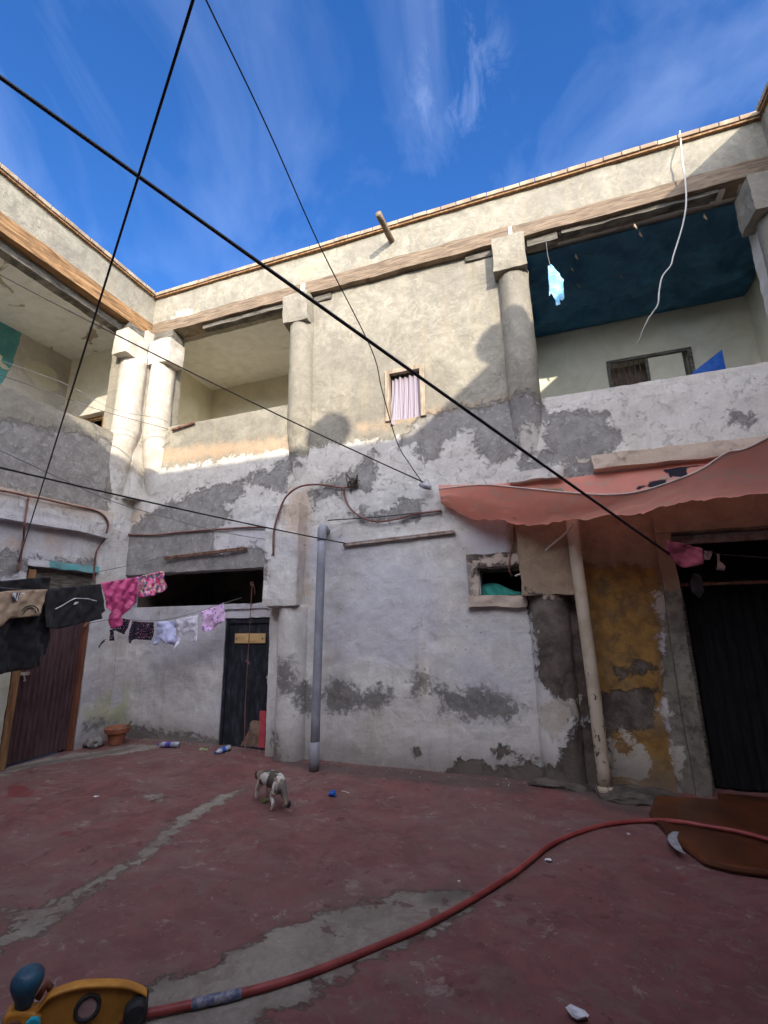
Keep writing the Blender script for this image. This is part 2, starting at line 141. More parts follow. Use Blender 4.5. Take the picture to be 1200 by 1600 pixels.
# ------------------------------------------------------------------ signed distances for wear masks
def sdf(polys, P):
    out = np.full(len(P), -0.4)
    for po in polys:
        po = np.array(po, float); a = po; b = np.roll(po, -1, 0)
        bb = (po[:,0].min()-.4, po[:,0].max()+.4, po[:,1].min()-.4, po[:,1].max()+.4)
        idx = np.where((P[:,0] > bb[0]) & (P[:,0] < bb[1]) & (P[:,1] > bb[2]) & (P[:,1] < bb[3]))[0]
        if not len(idx): continue
        p = P[idx]; dmin = np.full(len(p), 9.); ins = np.zeros(len(p), bool)
        for i in range(len(a)):
            e = b[i]-a[i]; w = p-a[i]; t = np.clip((w@e)/(e@e+1e-12), 0, 1)
            dmin = np.minimum(dmin, np.hypot(*(w-t[:,None]*e).T))
            c = ((a[i,1] > p[:,1]) != (b[i,1] > p[:,1])) & (p[:,0] < (b[i,0]-a[i,0])*(p[:,1]-a[i,1])/(b[i,1]-a[i,1]+1e-12)+a[i,0])
            ins ^= c
        s = np.where(ins, dmin, -dmin); out[idx] = np.maximum(out[idx], np.clip(s, -.4, .4))
    return out
MASKS = ['rend', 'beige', 'tan', 'yel', 'green', 'cem', 'dark', 'stone', 'jamb', 'pale', 'teal']
def paint(o, d, plane):
    me = o.data; n = len(me.vertices); co = np.zeros(n*3); me.vertices.foreach_get('co', co); co = co.reshape(-1, 3) + np.array(BASE[o.as_pointer()])
    P = co[:, [0, 2]] if plane == 'y' else (co[:, [1, 2]] if plane == 'x' else co[:, [0, 1]])
    for k in (MASKS if plane != 'z' else ['grey', 'damp', 'red']):
        a = me.attributes.new(k, 'FLOAT', 'POINT'); v = sdf(d[k], P) if k in d else np.full(n, -0.4)
        a.data.foreach_set('value', v.astype(np.float32))
    return o
# ------------------------------------------------------------------ materials
class NT:
    def __init__(s, name):
        s.m = bpy.data.materials.new(name); s.m.use_nodes = True; s.t = s.m.node_tree; s.t.nodes.clear()
        s.out = s.n('ShaderNodeOutputMaterial'); s.b = s.n('ShaderNodeBsdfPrincipled'); s.l(s.b.outputs[0], s.out.inputs[0])
        s.b.inputs['Roughness'].default_value = .9; s.b.inputs['Specular IOR Level'].default_value = .25
        g = s.n('ShaderNodeNewGeometry'); s.P = g.outputs['Position']
    def n(s, t): return s.t.nodes.new(t)
    def l(s, a, b): s.t.links.new(a, b)
    def put(s, i, v):
        if hasattr(v, 'is_output') or isinstance(v, bpy.types.NodeSocket): s.l(v, i)
        elif isinstance(v, (tuple, list)): i.default_value = tuple(v) + ((1,) if len(v) == 3 and i.type == 'RGBA' else ())
        else: i.default_value = v
    def math(s, op, a, b=0, c=None, clamp=False):
        m = s.n('ShaderNodeMath'); m.operation = op; m.use_clamp = clamp; s.put(m.inputs[0], a); s.put(m.inputs[1], b)
        if c is not None: s.put(m.inputs[2], c)
        return m.outputs[0]
    def map(s, sc=(1, 1, 1), loc=(0, 0, 0), rot=(0, 0, 0), src=None):
        m = s.n('ShaderNodeMapping'); s.l(src or s.P, m.inputs[0]); m.inputs['Scale'].default_value = sc; m.inputs['Location'].default_value = loc; m.inputs['Rotation'].default_value = rot
        return m.outputs[0]
    def noise(s, sc, det=6, ro=.6, dist=0, vec=None, seed=0):
        m = s.n('ShaderNodeTexNoise'); s.l(vec or s.map(loc=(seed*3.1, seed*1.7, seed*5.3)), m.inputs['Vector'])
        m.inputs['Scale'].default_value = sc; m.inputs['Detail'].default_value = det; m.inputs['Roughness'].default_value = ro; m.inputs['Distortion'].default_value = dist
        return m.outputs[0]
    def step(s, v, a, b):
        m = s.n('ShaderNodeMapRange'); m.interpolation_type = 'SMOOTHSTEP'; s.put(m.inputs[0], v); s.put(m.inputs[1], a); s.put(m.inputs[2], b); return m.outputs[0]
    def mix(s, f, a, b, op='MIX'):
        m = s.n('ShaderNodeMixRGB'); m.blend_type = op; s.put(m.inputs[0], f); s.put(m.inputs[1], a); s.put(m.inputs[2], b); return m.outputs[0]
    def attr(s, k):
        m = s.n('ShaderNodeAttribute'); m.attribute_name = k; return m.outputs['Fac']
    def xyz(s):
        m = s.n('ShaderNodeSeparateXYZ'); s.l(s.P, m.inputs[0]); return m.outputs
    def bump(s, h, st=.5, d=.01, prev=None):
        m = s.n('ShaderNodeBump'); m.inputs['Strength'].default_value = st; m.inputs['Distance'].default_value = d; s.put(m.inputs['Height'], h)
        if prev: s.l(prev, m.inputs['Normal'])
        return m.outputs[0]
    def done(s, col, rough=None, nrm=None):
        s.put(s.b.inputs['Base Color'], col)
        if rough is not None: s.put(s.b.inputs['Roughness'], rough)
        if nrm is not None: s.l(nrm, s.b.inputs['Normal'])
        return s.m
def plaster():
    t = NT('weathered_plaster')
    big = t.noise(1.1, 5, .6, .3, seed=1); med = t.noise(5, 9, .68, .4, seed=2); fine = t.noise(38, 5, .6, seed=3)
    sw = t.noise(2.6, 8, .62, 1.6, seed=4); sw2 = t.noise(7.5, 7, .65, 2.2, seed=5)
    edge = t.noise(6, 12, .78, .5, seed=6)
    edge2 = t.noise(14, 9, .75, .3, seed=7)
    drip = t.noise(1, 7, .65, .2, vec=t.map(sc=(9, 9, .7)))
    # whitewash
    white = t.mix(t.step(med, .35, .7), (.56, .545, .52), (.72, .705, .67))
    white = t.mix(t.math('MULTIPLY', t.step(big, .45, .7), .55), white, (.52, .47, .39))
    white = t.mix(t.math('MULTIPLY', t.step(drip, .52, .72), .35), white, (.36, .32, .27))
    chips = t.math('MULTIPLY', t.step(edge2, .615, .635), t.step(t.noise(1.7, 4, .6, seed=11), .44, .58))
    white = t.mix(t.math('MULTIPLY', chips, .8), white, (.30, .285, .27))
    zz = t.xyz()[2]; band = t.math('MULTIPLY', t.step(zz, 2.5, 3.0), t.math('SUBTRACT', 1, t.step(zz, 3.9, 4.3)))
    e3 = t.noise(9, 11, .72, .8, seed=12); chips2 = t.math('MULTIPLY', t.step(e3, .56, .60), band); white = t.mix(t.math('MULTIPLY', chips2, .5), white, (.33, .315, .30))
    scr = t.noise(1, 9, .7, .6, vec=t.map(sc=(2.2, 2.2, 14), rot=(0, .35, 0))); white = t.mix(t.math('MULTIPLY', t.step(scr, .60, .66), .35), white, (.70, .69, .68))
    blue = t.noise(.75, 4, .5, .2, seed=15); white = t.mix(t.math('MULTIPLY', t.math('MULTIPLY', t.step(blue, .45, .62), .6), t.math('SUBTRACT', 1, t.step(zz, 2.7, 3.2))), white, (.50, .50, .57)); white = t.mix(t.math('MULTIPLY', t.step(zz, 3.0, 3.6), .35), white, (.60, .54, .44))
    ck = t.n('ShaderNodeTexVoronoi'); ck.feature = 'DISTANCE_TO_EDGE'; ck.inputs['Scale'].default_value = 1.05
    wv = t.n('ShaderNodeTexNoise'); wv.inputs['Scale'].default_value = 2.2; wv.inputs['Detail'].default_value = 8; t.l(t.P, wv.inputs['Vector']); av = t.n('ShaderNodeVectorMath'); av.operation = 'MULTIPLY_ADD'; t.l(wv.outputs['Color'], av.inputs[0]); av.inputs[1].default_value = (.9, .9, .9); t.l(t.P, av.inputs[2]); t.l(av.outputs[0], ck.inputs['Vector'])
    crack = t.math('MULTIPLY', t.math('SUBTRACT', 1, t.step(ck.outputs['Distance'], .002, .007)), t.step(t.noise(1.3, 3, .5, seed=16), .60, .66))
    pits = t.step(t.noise(17, 2, .4, seed=17), .765, .78)
    # bare cement render with trowel swirls
    rend = t.mix(t.step(sw, .36, .64), (.215, .197, .157), (.305, .28, .222))
    rend = t.mix(t.math('MULTIPLY', t.step(sw2, .45, .68), .55), rend, (.41, .38, .305))
    rend = t.mix(t.math('MULTIPLY', t.step(big, .40, .62), .55), rend, (.18, .166, .136))
    rend = t.mix(t.math('MULTIPLY', t.step(drip, .5, .75), .45), rend, (.33, .27, .18))
    cem = t.mix(t.step(med, .3, .7), (.17, .162, .155), (.29, .278, .262))
    cem = t.mix(t.math('MULTIPLY', t.step(edge2, .54, .60), .5), cem, (.46, .45, .44))
    dark = t.mix(t.step(edge2, .36, .64), (.075, .07, .066), (.21, .20, .19))
    stone = t.mix(t.step(med, .35, .66), (.055, .042, .034), (.15, .12, .10))
    stone = t.mix(t.math('MULTIPLY', t.step(edge2, .55, .66), .4), stone, (.24, .21, .18))
    tan = t.mix(t.step(med, .35, .65), (.25, .18, .12), (.34, .25, .165))
    yel = t.mix(t.step(med, .36, .62), (.19, .105, .03), (.34, .185, .045))
    yel = t.mix(t.math('MULTIPLY', t.step(edge, .48, .62), .8), yel, (.12, .08, .045))
    jamb = t.mix(t.step(med, .35, .65), (.12, .11, .085), (.27, .25, .20))
    jamb = t.mix(t.math('MULTIPLY', t.step(edge2, .52, .6), .6), jamb, (.08, .07, .06))
    col = white; hs_ = []
    def lay(k, c, amp, w, n=edge, op=1.0, hh=0, rim=0):
        nonlocal col
        v = t.math('ADD', t.attr(k), t.math('MULTIPLY', t.math('SUBTRACT', n, .5), amp))
        f = t.step(v, -w, w)
        if op < 1: f = t.math('MULTIPLY', f, op)
        col = t.mix(f, col, c)
        if rim: col = t.mix(t.math('MULTIPLY', t.math('MULTIPLY', t.step(v, -w*1.6-.012, 0), t.math('SUBTRACT', 1, t.step(v, 0, w*1.4+.012))), rim), col, (.07, .06, .052))  # edge shade put into the colour, so broken patches read deeper
        if hh: hs_.append(t.math('MULTIPLY', f, hh))
    lay('rend', rend, .5, .02)
    lay('beige', (.52, .35, .21), .5, .09, op=.55)
    lay('tan', tan, .25, .05)
    lay('yel', yel, .4, .03, rim=.3)
    lay('green', (.40, .42, .16), .5, .12, op=.55)
    lay('teal', t.mix(t.step(med, .4, .6), (.09, .32, .34), (.13, .40, .42)), .12, .008)
    lay('cem', cem, .85, .035, n=t.math('ADD', t.math('MULTIPLY', e3, .5), t.math('MULTIPLY', edge, .5)), op=.9, hh=-1.6, rim=.22)
    lay('dark', dark, .62, .06, n=edge2, op=.9, hh=-.3)
    lay('stone', stone, .5, .014, hh=-3.2, rim=.6)
    lay('jamb', jamb, .2, .015, hh=-.5)
    lay('pale', t.mix(t.step(med, .35, .65), (.44, .39, .32), (.56, .52, .45)), .5, .01)
    col = t.mix(t.math('MULTIPLY', crack, .35), col, (.10, .085, .07)); col = t.mix(t.math('MULTIPLY', pits, .8), col, (.08, .065, .055))
    grim = t.noise(1.6, 8, .7, .5, seed=18); col = t.mix(t.math('MULTIPLY', t.step(grim, .50, .72), .38), col, (.27, .235, .20))
    # damp grime towards the ground, in real blotches
    z = t.xyz()[2]
    gz = t.math('ADD', z, t.math('MULTIPLY', t.math('SUBTRACT', med, .5), -.7))
    col = t.mix(t.math('MULTIPLY', t.step(t.math('MULTIPLY', gz, -1), -.42, -.02), .6), col, (.17, .145, .12))
    col = t.mix(t.math('MULTIPLY', t.step(fine, .35, .7), .12), col, (.2, .18, .15))
    h = t.math('ADD', t.math('MULTIPLY', sw, 1.2), t.math('MULTIPLY', med, .8)); h = t.math('ADD', h, t.math('MULTIPLY', fine, .12)); h = t.math('ADD', h, t.math('MULTIPLY', chips, -.35))
    h = t.math('ADD', h, t.math('MULTIPLY', crack, -.35)); h = t.math('ADD', h, t.math('MULTIPLY', pits, -1.0)); h = t.math('ADD', h, t.math('MULTIPLY', chips2, -.4))
    for q in hs_: h = t.math('ADD', h, q)
    return t.done(col, .93, t.bump(h, .62, .016))
def simple(name, c1, c2, sc=8, rough=.8, bump=.3, bd=.004, stretch=(1, 1, 1), metal=0, dist=0, lo=.35, hi=.65, spec=.3):
    t = NT(name); n = t.noise(sc, 8, .65, dist, vec=t.map(sc=stretch)); f = t.noise(sc*7, 4, .6, vec=t.map(sc=stretch))
    c = t.mix(t.step(n, lo, hi), c1, c2); t.b.inputs['Metallic'].default_value = metal; t.b.inputs['Specular IOR Level'].default_value = spec
    return t.done(c, rough, t.bump(t.math('ADD', n, t.math('MULTIPLY', f, .3)), bump, bd))
def mfloor():
    t = NT('worn_red_concrete')
    P = t.P; med = t.noise(3.2, 10, .7, .6, seed=1); big = t.noise(.8, 5, .55, .5, seed=2); fine = t.noise(30, 6, .65, seed=3); e = t.noise(7, 12, .78, .5, seed=4)
    swp = t.noise(2.2, 9, .68, 1.2, vec=t.map(sc=(.85, 1.45, 1), rot=(0, 0, .45)))
    red = t.mix(t.step(med, .35, .65), (.19, .072, .066), (.13, .052, .050))
    red = t.mix(t.math('MULTIPLY', t.step(big, .42, .66), .55), red, (.165, .092, .084))
    grey = t.mix(t.step(med, .35, .65), (.19, .17, .14), (.30, .27, .225))
    worn = t.math('MULTIPLY', t.step(swp, .47, .68), .6); sw3 = t.noise(6, 10, .72, 1.0, vec=t.map(sc=(.8, 1.3, 1), rot=(0, 0, .2)))
    worn = t.math('MAXIMUM', worn, t.math('MULTIPLY', t.step(sw3, .55, .64), .45))
    c = t.mix(worn, red, (.20, .14, .128))
    sc_ = t.math('MULTIPLY', t.step(e, .57, .60), t.step(swp, .44, .56)); c = t.mix(t.math('MULTIPLY', sc_, .55), c, (.30, .26, .23))
    v = t.math('ADD', t.attr('grey'), t.math('MULTIPLY', t.math('SUBTRACT', t.math('ADD', t.math('MULTIPLY', e, .6), t.math('MULTIPLY', sw3, .4)), .5), .75)); g = t.math('MULTIPLY', t.step(v, -.03, .025), .92); c = t.mix(g, c, grey)
    rim = t.math('MULTIPLY', t.math('MULTIPLY', t.step(v, -.03, 0), t.math('SUBTRACT', 1, t.step(v, 0, .03))), .35); c = t.mix(rim, c, (.09, .07, .06))
    v2 = t.math('ADD', t.attr('red'), t.math('MULTIPLY', t.math('SUBTRACT', e, .5), .12)); c = t.mix(t.math('MULTIPLY', t.step(v2, -.02, .02), .75), c, (.15, .02, .02))
    v3 = t.math('ADD', t.attr('damp'), t.math('MULTIPLY', t.math('SUBTRACT', med, .5), .3)); dp = t.step(v3, -.08, .08); c = t.mix(t.math('MULTIPLY', dp, .7), c, (.075, .062, .055))
    c = t.mix(t.math('MULTIPLY', t.step(t.noise(4.5, 8, .7, .6, seed=21), .50, .60), .45), c, (.15, .095, .08))
    ck = t.n('ShaderNodeTexVoronoi'); ck.feature = 'DISTANCE_TO_EDGE'; ck.inputs['Scale'].default_value = .8
    wv = t.n('ShaderNodeTexNoise'); wv.inputs['Scale'].default_value = 1.8; wv.inputs['Detail'].default_value = 8; t.l(t.P, wv.inputs['Vector']); av = t.n('ShaderNodeVectorMath'); av.operation = 'MULTIPLY_ADD'; t.l(wv.outputs['Color'], av.inputs[0]); av.inputs[1].default_value = (1.1, 1.1, 1.1); t.l(t.P, av.inputs[2]); t.l(av.outputs[0], ck.inputs['Vector'])
    crk = t.math('MULTIPLY', t.math('SUBTRACT', 1, t.step(ck.outputs['Distance'], .001, .006)), t.step(t.noise(1.0, 3, .5, seed=16), .50, .58)); c = t.mix(t.math('MULTIPLY', crk, .18), c, (.05, .035, .03))
    wet = t.math('MULTIPLY', t.step(t.noise(8, 3, .5, seed=23), .63, .66), t.step(t.noise(.9, 2, .5, seed=24), .50, .60)); c = t.mix(t.math('MULTIPLY', wet, .6), c, (.075, .022, .022))
    spots = t.math('MULTIPLY', t.step(t.noise(11, 4, .5, seed=8), .69, .72), .6); c = t.mix(spots, c, (.10, .04, .04))
    specks = t.step(t.noise(55, 2, .5, seed=9), .74, .77); c = t.mix(t.math('MULTIPLY', specks, .6), c, (.5, .47, .44))
    c = t.mix(t.math('MULTIPLY', t.step(fine, .4, .7), .25), c, (.12, .08, .075))
    h = t.math('ADD', t.math('MULTIPLY', med, .9), t.math('MULTIPLY', fine, .25)); h = t.math('ADD', h, t.math('MULTIPLY', g, -.45)); h = t.math('ADD', h, t.math('MULTIPLY', crk, -.15))
    rough = t.math('ADD', .5, t.math('MULTIPLY', med, .5))
    t.b.inputs['Specular IOR Level'].default_value = .3
    return t.done(c, rough, t.bump(h, .8, .012))
M = {}
M['plaster'] = plaster(); M['floor'] = mfloor()
M['cream'] = simple('cream_plaster', (.64, .60, .47), (.74, .70, .57), 2.2, .9, .4, .01, dist=.8)
def ceilmat(th=.60):
    t = NT('peeling_ceiling'); e = t.noise(1.6, 9, .62, .8, seed=2); m = t.noise(5, 7, .6, seed=3)
    c = t.mix(t.step(m, .35, .65), (.72, .70, .64), (.80, .79, .74)); f = t.step(e, th, th+.015); c = t.mix(f, c, (.40, .33, .24))
    c = t.mix(t.math('MULTIPLY', t.step(t.noise(1, 6, .6, vec=t.map(sc=(2, 6, 2))), .55, .7), .3), c, (.4, .38, .34))
    return t.done(c, .9, t.bump(t.math('ADD', m, t.math('MULTIPLY', f, -1.5)), .6, .012))
M['ceil'] = ceilmat(.58); M['ceil2'] = ceilmat(.72)
M['beam'] = simple('weathered_timber', (.12, .085, .058), (.25, .185, .125), 3, .8, .8, .012, stretch=(1.2, 1.2, 14), dist=.6)
M['beamx'] = simple('weathered_pine', (.13, .07, .03), (.38, .22, .10), 3, .75, .8, .012, stretch=(14, .8, 9), dist=.6)
M['oldwood'] = simple('sun_bleached_wood', (.22, .17, .12), (.42, .35, .26), 5, .85, .6, .006, stretch=(3, 3, .6))
M['board'] = simple('grey_board', (.06, .055, .045), (.20, .18, .15), 4, .85, .8, .01, stretch=(1, 2, 12))
def copmat():
    t = NT('terracotta_coping'); sx = t.xyz(); 
    br = t.n('ShaderNodeTexNoise'); t.l(t.map(sc=(1, 1, .1)), br.inputs['Vector']); br.inputs['Scale'].default_value = 6
    n = t.noise(14, 7, .65); c = t.mix(t.step(br.outputs[0], .38, .62), (.25, .185, .13), (.36, .29, .205)); c = t.mix(t.math('MULTIPLY', t.step(n, .45, .65), .5), c, (.25, .17, .11))
    return t.done(c, .9, t.bump(n, .6, .01))
M['coping'] = copmat()
M['blackdoor'] = simple('black_painted_metal', (.012, .014, .020), (.050, .056, .072), 5, .55, .3, .004, stretch=(3, 1, 1), lo=.42, hi=.75)
M['maroon'] = simple('maroon_metal', (.060, .034, .036), (.105, .060, .062), 6, .6, .3, .003, stretch=(4, 4, .6))
M['wood'] = simple('brown_wood', (.16, .08, .035), (.30, .17, .08), 5, .7, .5, .004, stretch=(4, 4, .5))
M['redwood'] = simple('red_brown_wood', (.14, .05, .03), (.22, .09, .05), 5, .7, .5, .004, stretch=(4, 4, .5))
M['palewood'] = simple('pale_wood', (.48, .30, .12), (.62, .42, .20), 6, .7, .4, .002, stretch=(.6, 4, 4))
M['ply'] = simple('broken_board', (.15, .10, .07), (.28, .20, .14), 9, .8, .6, .006)
M['pinkpaint'] = simple('red_pink_strip', (.45, .06, .08), (.55, .10, .11), 9, .6, .2, .002)
def pvcmat():
    t = NT('grey_plastic_pipe'); n = t.noise(5, 8, .7, .3, vec=t.map(sc=(1, 1, .6))); e = t.noise(24, 5, .7, .8, vec=t.map(sc=(1.4, 1.4, .5)), seed=3); z = t.xyz()[2]
    c = t.mix(t.step(n, .38, .64), (.215, .225, .265), (.30, .31, .345)); c = t.mix(t.math('MULTIPLY', t.step(e, .66, .69), .85), c, (.05, .05, .06)); c = t.mix(t.math('MULTIPLY', t.step(t.noise(12, 8, .75, .6, seed=5), .58, .66), .5), c, (.44, .43, .42))
    c = t.mix(t.math('MULTIPLY', t.step(t.math('ADD', t.math('MULTIPLY', z, -1), n), .1, .5), .6), c, (.14, .12, .11)); return t.done(c, .55, t.bump(n, .3, .003))
M['pvc'] = pvcmat()
def polemat():
    t = NT('chipped_cream_pipe'); n = t.noise(20, 7, .7, .4, vec=t.map(sc=(1, 1, .55))); z = t.xyz()[2]; g = t.math('MULTIPLY', t.step(t.math('MULTIPLY', z, -1), -2.0, -.3), .10)
    f = t.step(t.math('ADD', n, g), .665, .685); c = t.mix(t.step(t.noise(4), .4, .6), (.42, .34, .25), (.52, .44, .34)); c = t.mix(f, c, (.07, .045, .035)); return t.done(c, .6, t.bump(f, .5, .003))
M['pole'] = polemat()
M['rust'] = simple('rusty_iron', (.10, .045, .03), (.24, .14, .10), 14, .8, .5, .003)
M['rustpale'] = simple('rusty_painted_iron', (.22, .14, .10), (.42, .36, .32), 9, .8, .5, .003)
M['cablebr'] = simple('red_brown_sheath', (.13, .055, .045), (.22, .10, .08), 6, .6, .1, .001)
M['cabledk'] = simple('dark_brown_sheath', (.02, .012, .012), (.04, .022, .022), 6, .6, .1, .001)
M['cable'] = simple('black_sheath', (.012, .012, .016), (.03, .028, .032), 6, .5, .1, .001)
M['cablethin'] = simple('dark_line', (.10, .10, .11), (.16, .15, .15), 6, .6, .1, .001)
M['whitecable'] = simple('white_flex', (.55, .53, .47), (.66, .63, .57), 6, .5, .1, .001)
M['hose'] = simple('red_hose', (.20, .035, .034), (.31, .065, .058), 5, .45, .2, .002)
M['bluetape'] = simple('blue_tape', (.06, .085, .17), (.24, .22, .25), 34, .4, .3, .003, lo=.42, hi=.6)
M['tap'] = simple('grey_tape', (.25, .25, .28), (.45, .45, .5), 12, .5, .4, .003)
M['void'] = simple('dark_brown_wall', (.13, .105, .085), (.20, .16, .13), 4, .95, .3, .01)  # dark brown mottle for the inner room walls
M['darkcurtain'] = simple('black_sheet', (.004, .004, .005), (.010, .010, .011), 6, .9, .4, .006, stretch=(6, 6, .7))
M['step'] = simple('orange_step_tile', (.045, .018, .011), (.115, .036, .014), 2.2, .35, .2, .003, dist=.5)
M['terra'] = simple('terracotta', (.26, .09, .05), (.36, .14, .08), 9, .85, .4, .004)
M['rock'] = simple('grey_stone', (.13, .12, .11), (.26, .24, .22), 9, .9, .7, .01)
M['mortar'] = simple('dark_mortar', (.045, .036, .03), (.12, .10, .085), 6, .9, .8, .012)
M['debris'] = simple('dry_debris', (.10, .08, .06), (.26, .22, .17), 30, .9, .6, .01)
def cloth(name, c1, c2=None, sc=6, rough=.85, trans=0, sheen=.1):
    t = NT(name); c2 = c2 or tuple(x*.8 for x in c1); n = t.noise(sc, 5, .6); w = t.noise(260, 2, .5)
    c = t.mix(t.step(n, .35, .65), c1, c2); m = t.done(c, rough, t.bump(w, .25, .001))
    t.b.inputs['Sheen Weight'].default_value = sheen
    if trans:
        tr = t.n('ShaderNodeBsdfTranslucent'); t.put(tr.inputs[0], c); a = t.n('ShaderNodeMixShader'); a.inputs[0].default_value = trans
        t.l(t.b.outputs[0], a.inputs[1]); t.l(tr.outputs[0], a.inputs[2]); t.l(a.outputs[0], t.out.inputs[0])
    return m
def voro(name, base, cols, sc, thr=.25, trans=.15):
    t = NT(name); v = t.n('ShaderNodeTexVoronoi'); t.l(t.P, v.inputs['Vector']); v.inputs['Scale'].default_value = sc
    rp = t.n('ShaderNodeValToRGB'); rp.color_ramp.interpolation = 'CONSTANT'; e = rp.color_ramp.elements
    e[0].color = cols[0] + (1,); e[1].position = 1/len(cols); e[1].color = cols[1] + (1,)
    for i in range(2, len(cols)): q = e.new(i/len(cols)); q.color = cols[i] + (1,)
    sp = t.n('ShaderNodeSeparateColor'); t.l(v.outputs['Color'], sp.inputs[0]); t.l(sp.outputs[0], rp.inputs[0])
    d = t.math('ADD', v.outputs['Distance'], t.math('MULTIPLY', t.math('SUBTRACT', t.noise(sc*2, 3), .5), .5))
    c = t.mix(t.step(d, thr-.03, thr+.03), rp.outputs[0], base); return t.done(c, .85)
M['black_cloth'] = cloth('black_cloth', (.010, .010, .012), (.016, .016, .018))
M['black_cloth2'] = cloth('black_jersey', (.014, .014, .017), (.022, .022, .026))
M['beige_cloth'] = cloth('beige_cloth', (.46, .35, .24), (.38, .28, .19))
M['pink_satin'] = simple('pink_satin', (.70, .10, .28), (.50, .05, .18), 9, .28, .9, .02, dist=1.2, spec=.6)
M['floral'] = voro('pink_floral', (.75, .22, .38), [(.10, .12, .22), (.70, .03, .15), (.80, .62, .35), (.75, .08, .30), (.12, .25, .28), (.85, .6, .65)], 26, .55)
M['navyfl'] = voro('navy_floral', (.018, .016, .035), [(.45, .05, .07), (.05, .06, .14), (.55, .45, .45), (.25, .04, .06)], 55, .32)
M['white_cloth'] = cloth('white_lilac_cloth', (.62, .64, .86), (.55, .56, .80), trans=.15)
M['dots'] = voro('dotted_white', (.62, .60, .68), [(.20, .20, .24), (.35, .34, .38), (.15, .15, .18)], 75, .27)
M['pinkpr'] = voro('pink_print', (.72, .50, .74), [(.30, .16, .50), (.72, .50, .74), (.72, .50, .74), (.50, .25, .55)], 24, .36)
M['plaid'] = simple('navy_white_plaid', (.03, .04, .09), (.6, .6, .62), 30, .8, .1, .001, stretch=(1, 1, .3), lo=.48, hi=.52)
M['whitepr'] = cloth('white_print', (.75, .75, .78))
M['darkpr'] = cloth('dark_print', (.04, .035, .035))
M['lightblue'] = cloth('pale_blue_cloth', (.22, .58, .85), (.45, .75, .92), sc=9, trans=.3)
M['green_cloth'] = cloth('green_cloth', (.02, .17, .14), (.03, .25, .20))
M['pinkrag'] = cloth('pink_rag', (.34, .075, .115), (.26, .055, .09))
M['whiterag'] = cloth('white_rag', (.55, .5, .5))
M['greyrag'] = cloth('grey_rag', (.09, .09, .10))
def lacemat():
    t = NT('lilac_lace'); w = t.n('ShaderNodeTexWave'); w.wave_type = 'BANDS'; w.bands_direction = 'X'; t.l(t.P, w.inputs['Vector']); w.inputs['Scale'].default_value = 11; w.inputs['Distortion'].default_value = .6
    b = t.n('ShaderNodeTexWave'); b.bands_direction = 'Z'; t.l(t.P, b.inputs['Vector']); b.inputs['Scale'].default_value = 24; b.inputs['Distortion'].default_value = 1.5
    f = t.math('MULTIPLY', t.step(w.outputs['Fac'], .35, .6), t.step(b.outputs['Fac'], .45, .6))
    c = t.mix(f, (.36, .32, .36), (.18, .14, .20)); return t.done(c, .9)
M['lace'] = lacemat()
def tarpmat():
    t = NT('dark_blue_tarpaulin'); n = t.noise(2.5, 6, .6, .5); f = t.noise(90, 2)
    return t.done(t.mix(t.step(n, .35, .65), (.022, .085, .155), (.04, .14, .23)), .5, t.bump(t.math('ADD', n, t.math('MULTIPLY', f, .05)), .5, .02))
M['tarp'] = tarpmat()
def awnmat():
    t = NT('salmon_canvas'); n = t.noise(4, 7, .6, .6, seed=1); e = t.noise(1, 8, .65, .4, vec=t.map(sc=(3, 6, 9)), seed=2)
    c = t.mix(t.step(n, .35, .68), (.86, .36, .28), (.76, .34, .26))
    c = t.mix(t.math('MULTIPLY', t.step(e, .53, .62), .6), c, (.58, .44, .36))
    hem_tone = t.step(t.math('ADD', t.attr('hemside'), t.math('MULTIPLY', t.math('SUBTRACT', n, .5), .6)), .35, .65)  # duller tone on the fold between trough and hem
    c = t.mix(t.math('MULTIPLY', hem_tone, .4), c, (.52, .28, .21))
    pr = t.step(t.math('ADD', t.attr('print'), t.math('MULTIPLY', t.math('SUBTRACT', n, .5), .03)), -.006, .006); c = t.mix(pr, c, (.03, .03, .045))
    m = t.done(c, .8, t.bump(t.math('ADD', n, t.math('MULTIPLY', t.noise(300, 2), .1)), .3, .01))
    tr = t.n('ShaderNodeBsdfTranslucent'); t.put(tr.inputs[0], c); a = t.n('ShaderNodeMixShader'); a.inputs[0].default_value = .5
    t.l(t.b.outputs[0], a.inputs[1]); t.l(tr.outputs[0], a.inputs[2]); t.l(a.outputs[0], t.out.inputs[0]); return m
M['awning'] = awnmat()
M['shade_cloth'] = simple('brown_canvas', (.22, .13, .09), (.32, .20, .14), 3, .9, .3, .01)
M['hem'] = cloth('pale_hem', (.60, .48, .42))
